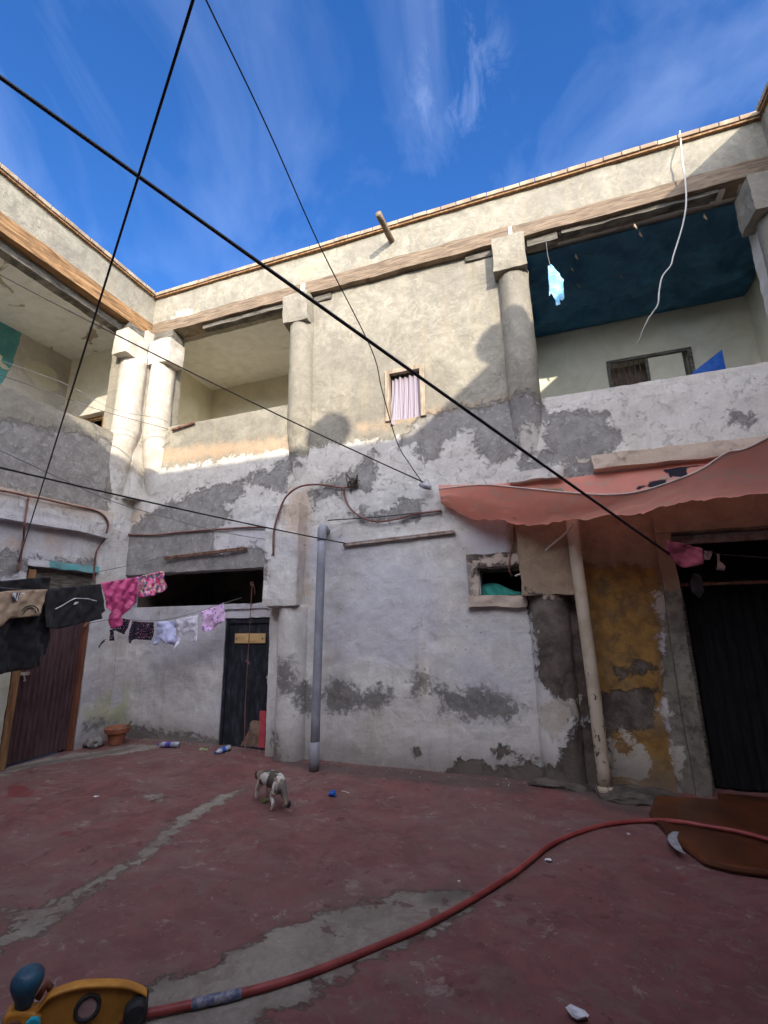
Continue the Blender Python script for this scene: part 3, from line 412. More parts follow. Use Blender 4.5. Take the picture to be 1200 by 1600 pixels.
def catmat():
    t = NT('calico_fur'); g = t.n('ShaderNodeTexCoord'); src = g.outputs['Object']
    n = t.noise(1, 3, .5, .5, vec=t.map(sc=(7, 7, 6), loc=(1.4, .7, .35), src=src)); n2 = t.noise(1, 3, .5, .3, vec=t.map(sc=(6, 6, 5), loc=(4.1, 2.2, .3), src=src)); f = t.noise(160, 3, .7)
    sp = t.n('ShaderNodeSeparateXYZ'); t.l(src, sp.inputs[0]); x = sp.outputs[0]; z = sp.outputs[2]
    c = t.mix(t.step(f, .35, .7), (.66, .63, .58), (.50, .47, .43))
    hi = t.step(z, .10, .15)
    c = t.mix(t.math('MULTIPLY', t.step(n, .41, .45), hi), c, (.085, .075, .06))
    c = t.mix(t.math('MULTIPLY', t.step(n2, .56, .6), hi), c, (.24, .17, .11))
    rear = t.step(x, .15, .19); c = t.mix(rear, c, t.mix(t.step(n2, .45, .55), (.12, .11, .10), (.22, .17, .13)))
    head = t.step(t.math('MULTIPLY', x, -1), .155, .185); c = t.mix(head, c, t.mix(t.step(n, .45, .52), (.10, .09, .075), (.28, .19, .12)))
    tail = t.step(x, .265, .28); c = t.mix(tail, c, (.05, .045, .045))
    return t.done(c, .9, t.bump(f, .5, .004))
M['cat'] = catmat()
M['eye'] = simple('cat_eye', (.02, .05, .01), (.05, .08, .02), 9, .1, 0, .001)
M['nose'] = simple('cat_nose', (.35, .15, .13), (.4, .18, .15), 9, .6, 0, .001)
M['yellow'] = simple('orange_yellow_plastic', (.40, .165, .02), (.62, .28, .035), 7, .42, .15, .002, spec=.5)
M['yellow2'] = simple('dusty_ochre_plastic', (.28, .125, .02), (.40, .19, .03), 6, .55, .2, .003, spec=.4)
M['blueplastic'] = simple('dark_blue_plastic', (.010, .045, .085), (.02, .10, .17), 18, .45, .6, .006, spec=.5)
M['cyan'] = simple('cyan_plastic', (.02, .36, .50), (.03, .42, .56), 9, .35, 0, .001, spec=.5)
M['rubber'] = simple('black_rubber', (.018, .018, .020), (.04, .04, .042), 12, .7, .4, .003)
M['ringfill'] = simple('mauve_plastic', (.30, .19, .19), (.42, .30, .30), 22, .6, .2, .002)
M['clear'] = simple('bluish_bottle_plastic', (.20, .23, .29), (.42, .45, .51), 12, .15, .3, .004, spec=.8)
M['purple'] = simple('purple_label', (.06, .04, .22), (.12, .08, .35), 12, .4, .1, .001)
M['bluecap'] = simple('blue_plastic_scrap', (.01, .07, .32), (.02, .12, .45), 12, .4, .3, .003)
M['paper'] = simple('white_paper', (.62, .62, .66), (.74, .74, .78), 20, .7, .5, .004)
M['crescent'] = simple('bare_worn_patch', (.24, .24, .26), (.34, .34, .37), 20, .5, .5, .004)
M['leaf'] = simple('limp_green_leaf', (.12, .17, .05), (.30, .34, .16), 14, .8, .6, .006)
M['ground'] = simple('earth_ground', (.16, .12, .08), (.26, .20, .14), .8, .95, .5, .05)
M['brush'] = M['rust']
# ------------------------------------------------------------------ setting: ground and floor
def grid(u0, u1, v0, v1, res):
    nu = max(1, round((u1-u0)/res)); nv = max(1, round((v1-v0)/res))
    return [u0+(u1-u0)*i/nu for i in range(nu+1)], [v0+(v1-v0)*j/nv for j in range(nv+1)]
mb = MB(); mb.box(-400, 400, -400, 400, -.5, -.06); tag(mb.build('ground', M['ground']), kind='structure')
xs, ys = grid(-6.3, 3.3, -2.3, 5.9, .045); mb = MB()
hz = lambda x, y: .009*fbm(x, y, 0, 4, 1.3) + .025*max(0, min(1, (y-5.0)/.5))*max(0, min(1, (-x-3.0)/1.5))
V = [(x, y, hz(x, y)) for y in ys for x in xs]; n = len(xs)
mb.add(V, [(j*n+i, j*n+i+1, (j+1)*n+i+1, (j+1)*n+i) for j in range(len(ys)-1) for i in range(n-1)])
fl = mb.build('courtyard_floor', M['floor'], smooth=True, origin=(0, 0, 0)); tag(fl, kind='structure'); paint(fl, D['floor'], 'z')
# ------------------------------------------------------------------ walls
def axis_lines(a, b, cuts, res):
    c = sorted(set([a, b] + [x for x in cuts if a < x < b])); out = []
    for i in range(len(c)-1):
        n = max(1, round((c[i+1]-c[i])/res)); out += [c[i]+(c[i+1]-c[i])*k/n for k in range(n)]
    return out + [c[-1]]
def wall(name, parent, ax, pl, u0, u1, z0, z1, holes, depth, masks, res=.05, rough=.012, sign=1, mat=None, jit=.010):
    """front face on the plane ax=pl; the body goes back by depth*sign; holes = (u0,u1,z0,z1)"""
    us = axis_lines(u0, u1, [h[0] for h in holes]+[h[1] for h in holes], res); zs = axis_lines(z0, z1, [h[2] for h in holes]+[h[3] for h in holes], res)
    nu, nz = len(us), len(zs); solid = [[True]*(nz-1) for _ in range(nu-1)]
    for i in range(nu-1):
        for j in range(nz-1):
            um, zm = (us[i]+us[i+1])/2, (zs[j]+zs[j+1])/2
            if any(h[0] < um < h[1] and h[2] < zm < h[3] for h in holes): solid[i][j] = False
    V = []; idx = {}; F_ = []
    def vert(i, j, back):
        k = (i, j, back)
        if k in idx: return idx[k]
        u, z = us[i], zs[j]; edge = 0 < i < nu-1 and 0 < j < nz-1
        if edge:
            cells = [solid[a][b] for a in (i-1, i) for b in (j-1, j)]
            if not all(cells):
                u += jit*fbm(u, pl, z+7, 3, 6); z += jit*fbm(u+5, pl, z, 3, 6)
        d = pl + (rough*fbm(u, pl, z, 4, 1.6) if not back else depth*sign)
        idx[k] = len(V); V.append((u, d, z) if ax == 'y' else (d, u, z)); return idx[k]
    for i in range(nu-1):
        for j in range(nz-1):
            if not solid[i][j]: continue
            F_.append((vert(i, j, 0), vert(i+1, j, 0), vert(i+1, j+1, 0), vert(i, j+1, 0)))
            for (a, b, e) in (((i, j), (i+1, j), (i, j-1)), ((i+1, j), (i+1, j+1), (i+1, j)), ((i+1, j+1), (i, j+1), (i, j+1)), ((i, j+1), (i, j), (i-1, j))):
                ii, jj = e
                if not (0 <= ii < nu-1 and 0 <= jj < nz-1) or not solid[ii][jj]:
                    F_.append((vert(*a, 0), vert(*a, 1), vert(*b, 1), vert(*b, 0)))
    m = MB(); m.add(V, F_); o = m.build(name, mat or M['plaster'], parent); paint(o, masks, ax if ax == 'y' else 'x')
    return o
BM = dict(D['back']); BM['rend'] = [[(-6.6, 4.02), (-5.2, 3.98), (-3.4, 4.0), (-2.6, 3.98), (-1.5, 3.92), (-.6, 4.02), (.18, 4.0), (.18, 6.5), (3.2, 6.5), (3.2, 7.4), (-6.6, 7.4)]]
BM.pop('green')
LM = dict(D['left']); LM['rend'] = [[(-2.4, 3.24), (4.5, 3.24), (5.05, 3.5), (5.1, 4.0), (5.5, 4.0), (5.5, 7.4), (-2.4, 7.4)]]
AM = dict(D['alcove'])
back = thing('house_wing', (-1.6, 6.3, 0), 'back wing facing the camera, with the lace window, black door and grey pipe in front', 'house wing', 'wings round the courtyard')
left = thing('house_wing', (-7.0, 1.6, 0), 'left wing with the maroon door, long plastered ledge and teal patch in its gallery', 'house wing', 'wings round the courtyard')
right = thing('house_wing', (3.6, 1.6, 0), 'right wing of which only the shaded roof corner above the tarp gallery shows', 'house wing', 'wings round the courtyard')
rear = thing('house_wing', (-1.6, -3.0, 0), 'rear wing closing the courtyard behind the viewer, casting the long shadow', 'house wing', 'wings round the courtyard')
WIN = (-1.77, -1.28, 4.18, 4.88); SMW = (-.70, -.24, 1.86, 2.17); RD = (1.27, 2.80, -.05, 2.43)
wall('wall', back, 'y', 5.40, -6.05, 2.85, -.04, 6.42, [(-6.05+.001, -3.46, -.04+.001, 2.34), (-5.60, -3.30, 4.69, 6.41), (.15, 2.62, 4.16, 6.41), WIN, SMW, (RD[0], RD[1], -.039, RD[3])], .28, BM, .042)
wall('wall', back, 'y', 5.60, -6.05, -3.47, -.04, 1.86, [(-4.31, -3.49, -.039, 1.67)], .2, AM, .042, rough=.014)
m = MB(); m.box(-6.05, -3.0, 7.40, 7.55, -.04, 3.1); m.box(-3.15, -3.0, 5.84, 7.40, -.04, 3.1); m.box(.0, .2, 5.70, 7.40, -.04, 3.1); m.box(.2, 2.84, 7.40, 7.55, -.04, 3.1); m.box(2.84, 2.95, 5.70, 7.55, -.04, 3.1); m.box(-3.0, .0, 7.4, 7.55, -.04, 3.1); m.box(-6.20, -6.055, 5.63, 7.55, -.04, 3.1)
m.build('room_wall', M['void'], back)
m = MB(); m.box(-8.3, 3.0, 5.685, 7.6, 3.1, 3.24); m.build('gallery_floor', M['cream'], back)
# upper gallery, left bay and right bay
GM = {'rend': [], 'beige': [], 'stone': []}
wall('gallery_wall', back, 'y', 7.40, -6.4, 4.4, 3.24, 6.5, [(1.28, 2.36, 4.6, 5.53)], .2, {'pale': [[(.3, 5.75), (.7, 5.8), (1.0, 6.1), (1.5, 6.2), (1.4, 5.9), (.9, 5.7), (.5, 5.6)]], 'tan': [[(-.5, 5.62), (1.0, 5.72), (2.2, 5.75), (4.5, 5.75), (4.5, 6.8), (-.5, 6.8)]]}, .08, mat=M['cream'])
m = MB(); m.box(1.1, 2.5, 7.62, 8.2, 4.4, 5.7); m.build('room_wall', M['void'], back)
for a, b, c_ in ((-6.55, -6.40, 5.84), (-3.3, -3.15, 5.69), (-.05, .10, 5.69), (3.22, 3.4, 5.69)):
    m = MB(); m.box(a, b, c_, 7.40, 3.24, 6.5); m.build('partition', M['cream'], back)
m = MB(); m.box(-8.3, 3.0, 5.46, 7.65, 6.50, 6.62); m.build('gallery_ceiling', M['ceil2'], back)
# parapet, beam and coping of the back wing
def parapet(parent, ax, pl, u0, u1, sign, masks, zb=6.62, zt=7.15):
    o = wall('parapet', parent, ax, pl, u0, u1, zb, zt, [], .30, masks, .045, rough=.012, sign=sign)
    return o
PM = {'rend': [[(-9, 6), (9, 6), (9, 8), (-9, 8)]], 'beige': [[(-3.1, 6.7), (-2.85, 6.7), (-2.85, 6.95), (-3.1, 6.9)]], 'pale': [[(-5.6, 6.62), (-5.15, 6.62), (-5.2, 6.72), (-5.45, 6.74)]]}
parapet(back, 'y', 5.33, -6.10, 2.86, 1, PM)
def coping(parent, ax, pl, u0, u1, sign):
    m = MB(); u = u0; L = .21
    while u < u1:
        w = min(L*random.uniform(.9, 1.1), u1-u); z0 = 7.152+random.uniform(-.002, .004); z1 = 7.212+random.uniform(-.002, .003); o = pl-.065*sign+random.uniform(-.004, .004); bb = pl+.32*sign
        a, b = sorted((o, bb))
        if ax == 'y': m.box(u+.004, u+w-.004, a, b, z0, z1)
        else: m.box(a, b, u+.004, u+w-.004, z0, z1)
        u += w
    c = m.build('coping', M['coping'], parent, bevel=.006)
    m = MB(); a, b = sorted((pl-.045*sign, pl+.30*sign))
    if ax == 'y': m.box(u0, u1, a, b, 7.125, 7.150)
    else: m.box(a, b, u0, u1, 7.125, 7.150)
    m.build('drip_course', M['wood'], parent)
coping(back, 'y', 5.33, -6.28, 3.1, 1)
def rough_beam(parent, ax, pl, dp, u0, u1, z0, z1, sign, mat, seed=0, name='beam'):
    n = int((u1-u0)/.08); V = []
    for i in range(n+1):
        u = u0+(u1-u0)*i/n; j = lambda k: .012*fbm(u, seed+k*3, 0, 3, 2.2)
        for k, (d, z) in enumerate(((0, z0), (0, z1), (dp, z1), (dp, z0))):
            dd = pl+sign*d+sign*j(k); zz = z+j(k+5); V.append((u, dd, zz) if ax == 'y' else (dd, u, zz))
    F_ = [(i*4+k, i*4+(k+1) % 4, (i+1)*4+(k+1) % 4, (i+1)*4+k) for i in range(n) for k in range(4)] + [(0, 1, 2, 3), (n*4+3, n*4+2, n*4+1, n*4)]
    m = MB(); m.add(V, F_); return m.build(name, mat, parent)
rough_beam(back, 'y', 5.31, .26, -6.02, -3.12, 6.41, 6.615, 1, M['beam'], 1)
rough_beam(back, 'y', 5.30, .26, -3.02, -.04, 6.40, 6.615, 1, M['beam'], 2)
rough_beam(back, 'y', 5.31, .26, .02, 2.84, 6.405, 6.61, 1, M['beam'], 3)
for a, b in ((-3.11, -3.03), (-.035, .015)):
    m = MB(); m.box(a, b, 5.325, 5.6, 6.41, 6.62); m.build('beam_joint', M['cream'], back)
for a, b, z in ((-4.95, -3.32, 6.33), (-2.9, -2.62, 6.29), (-.62, -.25, 6.30), (.18, .55, 6.29), (.6, 2.3, 6.35)):
    rough_beam(back, 'y', 5.37, .12, a, b, z, 6.405, 1, M['board'], a, 'bearer')
# corner pillars, engaged columns
def column(parent, cx, cy, r, z0, z1, masks, ax='y', cap=None, name='column', taper=0):
    m = MB(); nz = max(2, int((z1-z0)/.05)); n = 28; V = []
    for j in range(nz+1):
        z = z0+(z1-z0)*j/nz
        for k in range(n):
            q = 2*math.pi*k/n; rr = r*(1-taper*j/nz)*(1 if z0 < 1 else min(1, .86+(z-z0)*.3))+.010*fbm(cx+math.cos(q), math.sin(q), z, 4, 1.8); sh_ = 0 if z0 < 1 else .19*(1-min(1, (z-z0)/1.1)); V.append((cx+rr*math.cos(q)-(sh_ if ax == 'x' else 0), cy+rr*math.sin(q)+(sh_ if ax == 'y' else 0), z))
    F_ = [(j*n+k, j*n+(k+1) % n, (j+1)*n+(k+1) % n, (j+1)*n+k) for j in range(nz) for k in range(n)] + [tuple(range(n))[::-1], tuple(nz*n+k for k in range(n))]
    m.add(V, F_); o = m.build(name, M['plaster'], parent, smooth=True); paint(o, masks, ax)
    if cap:
        (x0, x1, y0, y1, c0, c1) = cap; c = rough_block('capital', o, *cap, masks, ax)
    return o
def rough_block(name, parent, x0, x1, y0, y1, z0, z1, masks, ax='y', res=.06, amp=.018, seed=0):
    bm = bmesh.new(); bmesh.ops.create_cube(bm, size=1)
    for v in bm.verts: v.co = Vector(((x0+x1)/2+v.co.x*(x1-x0), (y0+y1)/2+v.co.y*(y1-y0), (z0+z1)/2+v.co.z*(z1-z0)))
    e = bm.edges[:]; cuts = max(2, int(max(x1-x0, y1-y0, z1-z0)/res)); bmesh.ops.subdivide_edges(bm, edges=e, cuts=min(cuts, 14), use_grid_fill=True)
    for v in bm.verts:
        c = v.co.copy(); v.co += Vector((fbm(c.x+seed, c.y, c.z, 3, 3), fbm(c.x, c.y+9, c.z+seed, 3, 3), fbm(c.x, c.y, c.z+19, 3, 3)))*amp
    m = MB(); bm.verts.index_update(); m.add([v.co for v in bm.verts], [[v.index for v in f.verts] for f in bm.faces]); bm.free()
    o = m.build(name, M['plaster'], parent, bevel=0); paint(o, masks, ax); return o
UM = dict(BM); UM['rend'] = [[(-3.6, 3.85), (-2.7, 3.8), (.4, 4.05), (.4, 6.7), (-3.6, 6.7)]]
column(back, -3.10, 5.42, .19, 3.3, 5.95, UM, cap=(-3.33, -2.92, 5.21, 5.55, 5.92, 6.385))
column(back, -.03, 5.42, .19, 3.2, 5.95, UM, cap=(-.25, .15, 5.20, 5.55, 5.90, 6.385))
column(back, 2.78, 5.36, .20, 3.3, 5.85, {'cem': [[(2, 3), (3, 3), (3, 4.2), (2, 4.2)]], 'rend': [[(2, 3.9), (4, 3.9), (4, 7), (2, 7)]]}, cap=(2.50, 3.0, 5.16, 5.55, 5.82, 6.30))
CM = {'pale': [[(-9, 3.9), (9, 3.9), (9, 7), (-9, 7)]], 'beige': [[(-5.8, 5.4), (-5.6, 5.4), (-5.6, 6.1), (-5.8, 6.1)]]}
column(back, -5.73, 5.40, .195, 3.45, 5.80, CM, cap=(-5.87, -5.44, 5.21, 5.52, 5.77, 6.19))
column(left, -6.03, 5.09, .195, 3.45, 5.80, CM, ax='x', cap=(-6.14, -5.875, 4.78, 5.20, 5.77, 6.19))
rough_block('pier', left, -6.32, -5.90, 5.17, 5.62, 3.5, 6.40, CM, 'x')
m = MB(); m.box(-5.95, -5.5, 5.30, 5.55, 6.19, 6.41); m.box(-6.25, -5.96, 4.86, 5.4, 6.19, 6.41); m.build('bearing_block', M['board'], back)
# lower columns with big box capitals
c = column(back, -3.11, 5.43, .205, -.04, 1.82, BM); rough_block('capital', c, -3.45, -2.96, 5.19, 5.52, 1.80, 3.12, BM)
BM2 = dict(BM); BM2['beige'] = []; BM2['tan'] = [[(-.4, 1.7), (.5, 1.7), (.5, 3.0), (-.4, 3.0)]]
c = column(back, .02, 5.44, .215, -.04, 1.86, BM); rough_block('capital', c, -.24, .285, 5.22, 5.52, 1.84, 3.0, BM2)
# broken ledge under the right sill
m_ = {'rend': [], 'beige': [[(.3, 3.1), (3, 3.1), (3, 3.6), (.3, 3.6)]]}
rough_block('ledge', back, -.28, .30, 5.27, 5.41, 3.13, 3.25, m_); rough_block('ledge', back, .62, 2.84, 5.27, 5.41, 3.17, 3.33, m_)
# lintel strip above the alcove door, sill of transom
rough_block('sill', back, -4.33, -3.48, 5.575, 5.70, 1.80, 1.872, {'rend': []}); 
# small window with plaster surround
sw = MB()
FM = {'beige': [[(-.9, 1.5), (0, 1.5), (0, 2.5), (-.9, 2.5)]], 'stone': [[(-.86, 2.26), (-.5, 2.33), (-.2, 2.30), (-.2, 2.38), (-.86, 2.38)], [(-.74, 2.10), (-.25, 2.13), (-.25, 2.2), (-.7, 2.2)]], 'dark': [[(-.86, 1.9), (-.78, 1.9), (-.78, 2.2), (-.86, 2.2)]]}
w0 = rough_block('window', back, -.83, -.19, 5.34, 5.46, 2.175, 2.33, FM, amp=.02)
for bx in ((-.83, -.705, 5.34, 5.46, 1.73, 2.174), (-.704, -.20, 5.34, 5.46, 1.73, 1.855)): rough_block('frame', w0, *bx, FM, amp=.018)
m = MB(); m.box(-.72, -.69, 5.45, 5.5, 1.86, 2.17); m.box(-.69, -.24, 5.45, 5.5, 2.13, 2.17); m.build('inner_frame', M['board'], w0)
# middle window
wn = MB(); x0, x1, z0, z1 = WIN
wn.box(x0-.03, x0+.035, 5.365, 5.44, z0-.01, z1+.03); wn.box(x1-.035, x1+.03, 5.365, 5.44, z0-.01, z1+.03); wn.box(x0+.035, x1-.035, 5.365, 5.44, z1-.03, z1+.03)
wf = wn.build('window', M['oldwood'], back, bevel=.004)
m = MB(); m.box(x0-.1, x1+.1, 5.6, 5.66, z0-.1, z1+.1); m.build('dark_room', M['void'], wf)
m = MB(); N = 60; V = []
for j in range(13):
    for i in range(N+1):
        u = i/N; v = j/12; x = x0+.045+(x1-x0-.08)*u - .05*(1-u)*(v**2) ; V.append((x, 5.46+.016*math.sin(u*38)+.008*math.sin(u*17+v*2)-.07*v*v*(1 if u < .25 else .3), z1-.06-(z1-z0-.02)*v*(1+.04*math.sin(u*9))+.02*math.sin(u*7)*(1-v)*0))
m.add(V, [(j*(N+1)+i, j*(N+1)+i+1, (j+1)*(N+1)+i+1, (j+1)*(N+1)+i) for j in range(12) for i in range(N)]); m.build('curtain', M['lace'], wf, smooth=True)
# gallery window with grey panel and blue sheet
m = MB(); m.box(1.24, 2.40, 7.36, 7.40, 5.50, 5.545); m.box(1.24, 1.285, 7.36, 7.40, 4.6, 5.50); m.box(2.345, 2.40, 7.36, 7.40, 4.6, 5.50); m.box(1.77, 1.81, 7.37, 7.42, 4.6, 5.50); wg = m.build('window', M['board'], back)
m = MB(); m.box(1.815, 2.28, 7.385, 7.41, 4.7, 5.49); m.build('panel', M['cream'], wg, bevel=.01)
m = MB()
for i in range(6): m.tube([(1.33+i*.075, 7.43, 4.6), (1.33+i*.075, 7.43, 5.5)], .008, 6)
m.build('bars', M['rust'], wg)
# ------------------------------------------------------------------ doors of the back wing
m = MB(); m.box(-4.30, -3.495, 5.635, 5.665, -.02, 1.655); bd = m.build('door', M['blackdoor'], back)
m = MB(); m.box(-4.305, -4.265, 5.61, 5.634, -.02, 1.66); m.box(-3.56, -3.51, 5.61, 5.634, -.02, 1.66); m.box(-4.255, -3.56, 5.61, 5.634, 1.60, 1.66); m.box(-4.255, -3.56, 5.61, 5.634, -.02, .03); m.build('frame', M['blackdoor'], bd, bevel=.003)
m = MB(); m.box(-4.15, -3.66, 5.612, 5.632, 1.33, 1.46); m.build('plank', M['palewood'], bd, bevel=.003)
for q in (-4.12, -3.70):
    m = MB(); m.tube([(q, 5.606, 1.39), (q, 5.613, 1.39)], .012, 8); m.build('nail', M['rust'], bd)
m = MB(); m.prism([(-3.98, 5.625, .03), (-3.93, 5.625, .10), (-3.86, 5.625, .22), (-3.84, 5.625, .32), (-3.80, 5.625, .35), (-3.70, 5.625, .34), (-3.70, 5.625, .03)], (0, .009, 0)); m.build('patch', M['ply'], bd)
m = MB(); m.box(-3.695, -3.60, 5.612, 5.632, .03, .47); m.build('strip', M['pinkpaint'], bd)
m = MB(); m.box(-3.60, -3.54, 5.585, 5.609, .88, .91); m.tube([(-3.57, 5.60, .87), (-3.57, 5.57, .87), (-3.57, 5.57, .82), (-3.57, 5.60, .82)], .006, 6); m.build('handle', M['rustpale'], bd)
# dark doorway on the right with hanging sheets
m = MB(); N = 80; V = []
for j in range(10):
    for i in range(N+1):
        u = i/N; x = 1.36+1.44*u; V.append((x, 5.60+.018*math.sin(u*95)+.01*math.sin(u*31), .02+1.86*j/9))
m.add(V, [(j*(N+1)+i, j*(N+1)+i+1, (j+1)*(N+1)+i+1, (j+1)*(N+1)+i) for j in range(9) for i in range(N)]); rdoor = m.build('door', M['darkcurtain'], back, smooth=True)
m = MB(); m.box(1.272, 1.33, 5.52, 5.6, -.02, 1.9); m.build('frame', M['board'], rdoor)
m = MB(); m.box(1.28, 2.80, 5.50, 5.56, 2.33, 2.42); m.build('lintel', M['rustpale'], rdoor)
m = MB(); m.box(1.28, 2.80, 5.5, 5.56, 1.9, 1.93); m.build('crossbar', M['rust'], rdoor)
rough_block('door_surround', back, 1.13, 1.268, 5.365, 5.45, -.02, 2.44, {'jamb': [[(1.0, -.1), (1.4, -.1), (1.4, 1.85), (1.0, 1.85)]], 'tan': [[(0, 1.7), (2, 1.7), (2, 2.8), (0, 2.8)]]}, amp=.014)
rough_block('door_surround', back, 1.13, 2.84, 5.365, 5.45, 2.445, 2.60, {'tan': [[(0, 1.7), (4, 1.7), (4, 2.8), (0, 2.8)]]}, amp=.008)
# ------------------------------------------------------------------ left wing
wall('wall', left, 'x', -6.05, -2.2, 5.62, -.04, 6.42, [(3.98, 4.92, -.039, 2.33), (.6, 4.93, 4.48, 6.41)], .28, LM, .045, sign=-1)
rough_block('ledge', left, -6.06, -5.93, -2.1, 4.96, 2.84, 3.21, {'rend': [], 'beige': [[(-3, 3.10), (5.2, 3.10), (5.2, 3.3), (-3, 3.3)]]}, 'x', res=.5)
m = MB(); m.box(-8.3, -8.1, -2.2, 5.5, 0, 6.5); gw = m.build('room_wall', M['cream'], left)
wall('gallery_wall', left, 'x', -8.095, -2.2, 5.5, 3.24, 6.5, [], .05, {'teal': [D['teal']], 'rend': []}, .06, sign=-1, mat=None)
wall('gallery_end_wall', left, 'y', 5.50, -8.25, -6.33, 3.24, 6.5, [(-7.42, -6.92, 3.25, 5.18)], .1, {'rend': [[(-9, 3), (-6, 3), (-6, 7), (-9, 7)]]}, .06, mat=M['cream'])
rough_block('gallery_lintel', left, -7.98, -6.35, 5.34, 5.49, 5.185, 5.48, {'pale': [[(-9, 5), (-6, 5), (-6, 6), (-9, 6)]]}, amp=.014)
m = MB(); m.box(-6.99, -6.92, 5.42, 5.5, 3.3, 5.17); m.box(-7.6, -6.99, 5.46, 5.5, 5.13, 5.18); m.build('door_frame', M['wood'], left)
m = MB(); m.box(-8.1, -6.4, 6.2, 6.3, 3.24, 6.5); m.box(-8.2, -6.33, 5.56, 6.3, 6.5, 6.6); m.box(-8.3, -8.11, 5.55, 6.3, 3.2, 6.5); m.build('room_wall', M['void'], left)
m = MB(); m.box(-8.2, -6.335, -2.2, 7.5, 3.1, 3.24); m.build('gallery_floor', M['cream'], left)
m = MB(); m.box(-8.3, -6.12, -2.2, 5.455, 6.50, 6.62); m.build('gallery_ceiling', M['ceil'], left)
parapet(left, 'x', -5.98, -2.2, 5.33, -1, {'rend': [[(-9, 6), (9, 6), (9, 8), (-9, 8)]]})
coping(left, 'x', -5.98, -2.2, 5.24, -1)
rough_beam(left, 'x', -5.96, .26, -2.1, 5.30, 6.37, 6.615, -1, M['beamx'], 9)
rough_beam(left, 'x', -6.10, .16, -2.1, 4.9, 6.24, 6.365, -1, M['board'], 4, 'bearer')
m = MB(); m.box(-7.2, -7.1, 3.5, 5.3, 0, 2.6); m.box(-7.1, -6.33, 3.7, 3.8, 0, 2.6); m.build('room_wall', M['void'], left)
# maroon door
m = MB(); V = []; N = 96
for z in (.03, 1.95):
    for i in range(N+1):
        y = 4.10+.76*i/N; V.append((-6.13+.010*(1 if (i//4) % 2 else -1)*1.0, y, z))
m.add(V, [(i, i+1, N+2+i, N+1+i) for i in range(N)]); md = m.build('door', M['maroon'], left)
m = MB(); m.box(-6.17, -6.06, 4.0, 4.09, -.02, 2.30); m.build('frame', M['wood'], md, bevel=.004)
m = MB(); m.box(-6.17, -6.06, 4.865, 4.915, -.02, 1.98); m.build('frame', M['redwood'], md, bevel=.004)
m = MB(); m.box(-6.16, -6.13, 4.1, 4.91, 1.98, 2.32); m.build('transom_board', M['board'], md)
m = MB(); m.box(-6.115, -6.085, 4.09, 4.22, 1.02, 1.06); m.tube([(-6.09, 4.12, 1.03), (-6.06, 4.13, 1.03), (-6.06, 4.16, .96), (-6.09, 4.16, .96)], .008, 6); m.build('latch', M['rustpale'], md)
rough_block('lintel_edge', left, -6.08, -6.03, 3.96, 4.95, 2.335, 2.42, {'teal': [[(4.2, 2.2), (5.1, 2.2), (5.1, 2.5), (4.2, 2.5)]], 'cem': []}, 'x', amp=.02)
# ------------------------------------------------------------------ right and rear wings
RM = {'cem': [[(-2, 3.3), (5.4, 3.3), (5.4, 4.1), (-2, 4.1)]]}
wall('wall', right, 'x', 2.90, -2.2, 5.62, -.04, 6.42, [(.5, 4.9, 4.2, 6.41), (1.0, 2.0, -.039, 2.1)], .28, RM, .12)
m = MB(); m.box(4.6, 4.8, -2.2, 7.5, 0, 6.5); m.box(3.19, 4.6, -2.2, 7.4, 3.1, 3.24); m.box(3.4, 4.6, 7.3, 7.5, 0, 3.1); m.box(3.19, 4.6, .7, .8, 0, 3.1); m.box(3.19, 4.6, 2.2, 2.3, 0, 3.1); m.build('room_wall', M['cream'], right)
m = MB(); m.box(3.01, 4.8, -2.2, 7.65, 6.50, 6.62); m.build('gallery_ceiling', M['ceil'], right)
parapet(right, 'x', 2.82, -2.2, 5.33, 1, {'rend': [[(-9, 6), (9, 6), (9, 8), (-9, 8)]]}); coping(right, 'x', 2.82, -2.2, 5.24, 1)
rough_beam(right, 'x', 2.80, .26, -2.1, 5.30, 6.40, 6.615, 1, M['beamx'], 12)
wall('wall', rear, 'y', -2.2, -6.05, 2.9, -.04, 6.45, [(-4.5, -3.6, -.039, 2.0), (-1.2, -.3, -.039, 2.0)], .28, {'rend': [[(-9, 4), (9, 4), (9, 8), (-9, 8)]]}, .15, sign=-1)
m = MB(); m.box(-6.3, 3.1, -2.9, -2.8, 0, 6.5); m.build('room_wall', M['void'], rear)
wall('parapet', rear, 'y', -2.13, -6.0, 2.9, 6.45, 7.15, [], .3, {'rend': [[(-9, 6), (9, 6), (9, 8), (-9, 8)]]}, .12, sign=-1); coping(rear, 'y', -2.13, -5.9, 2.8, -1)
m = MB(); m.box(-6.3, 3.1, -2.9, -2.3, 6.51, 6.62); m.build('roof_slab', M['cream'], rear)
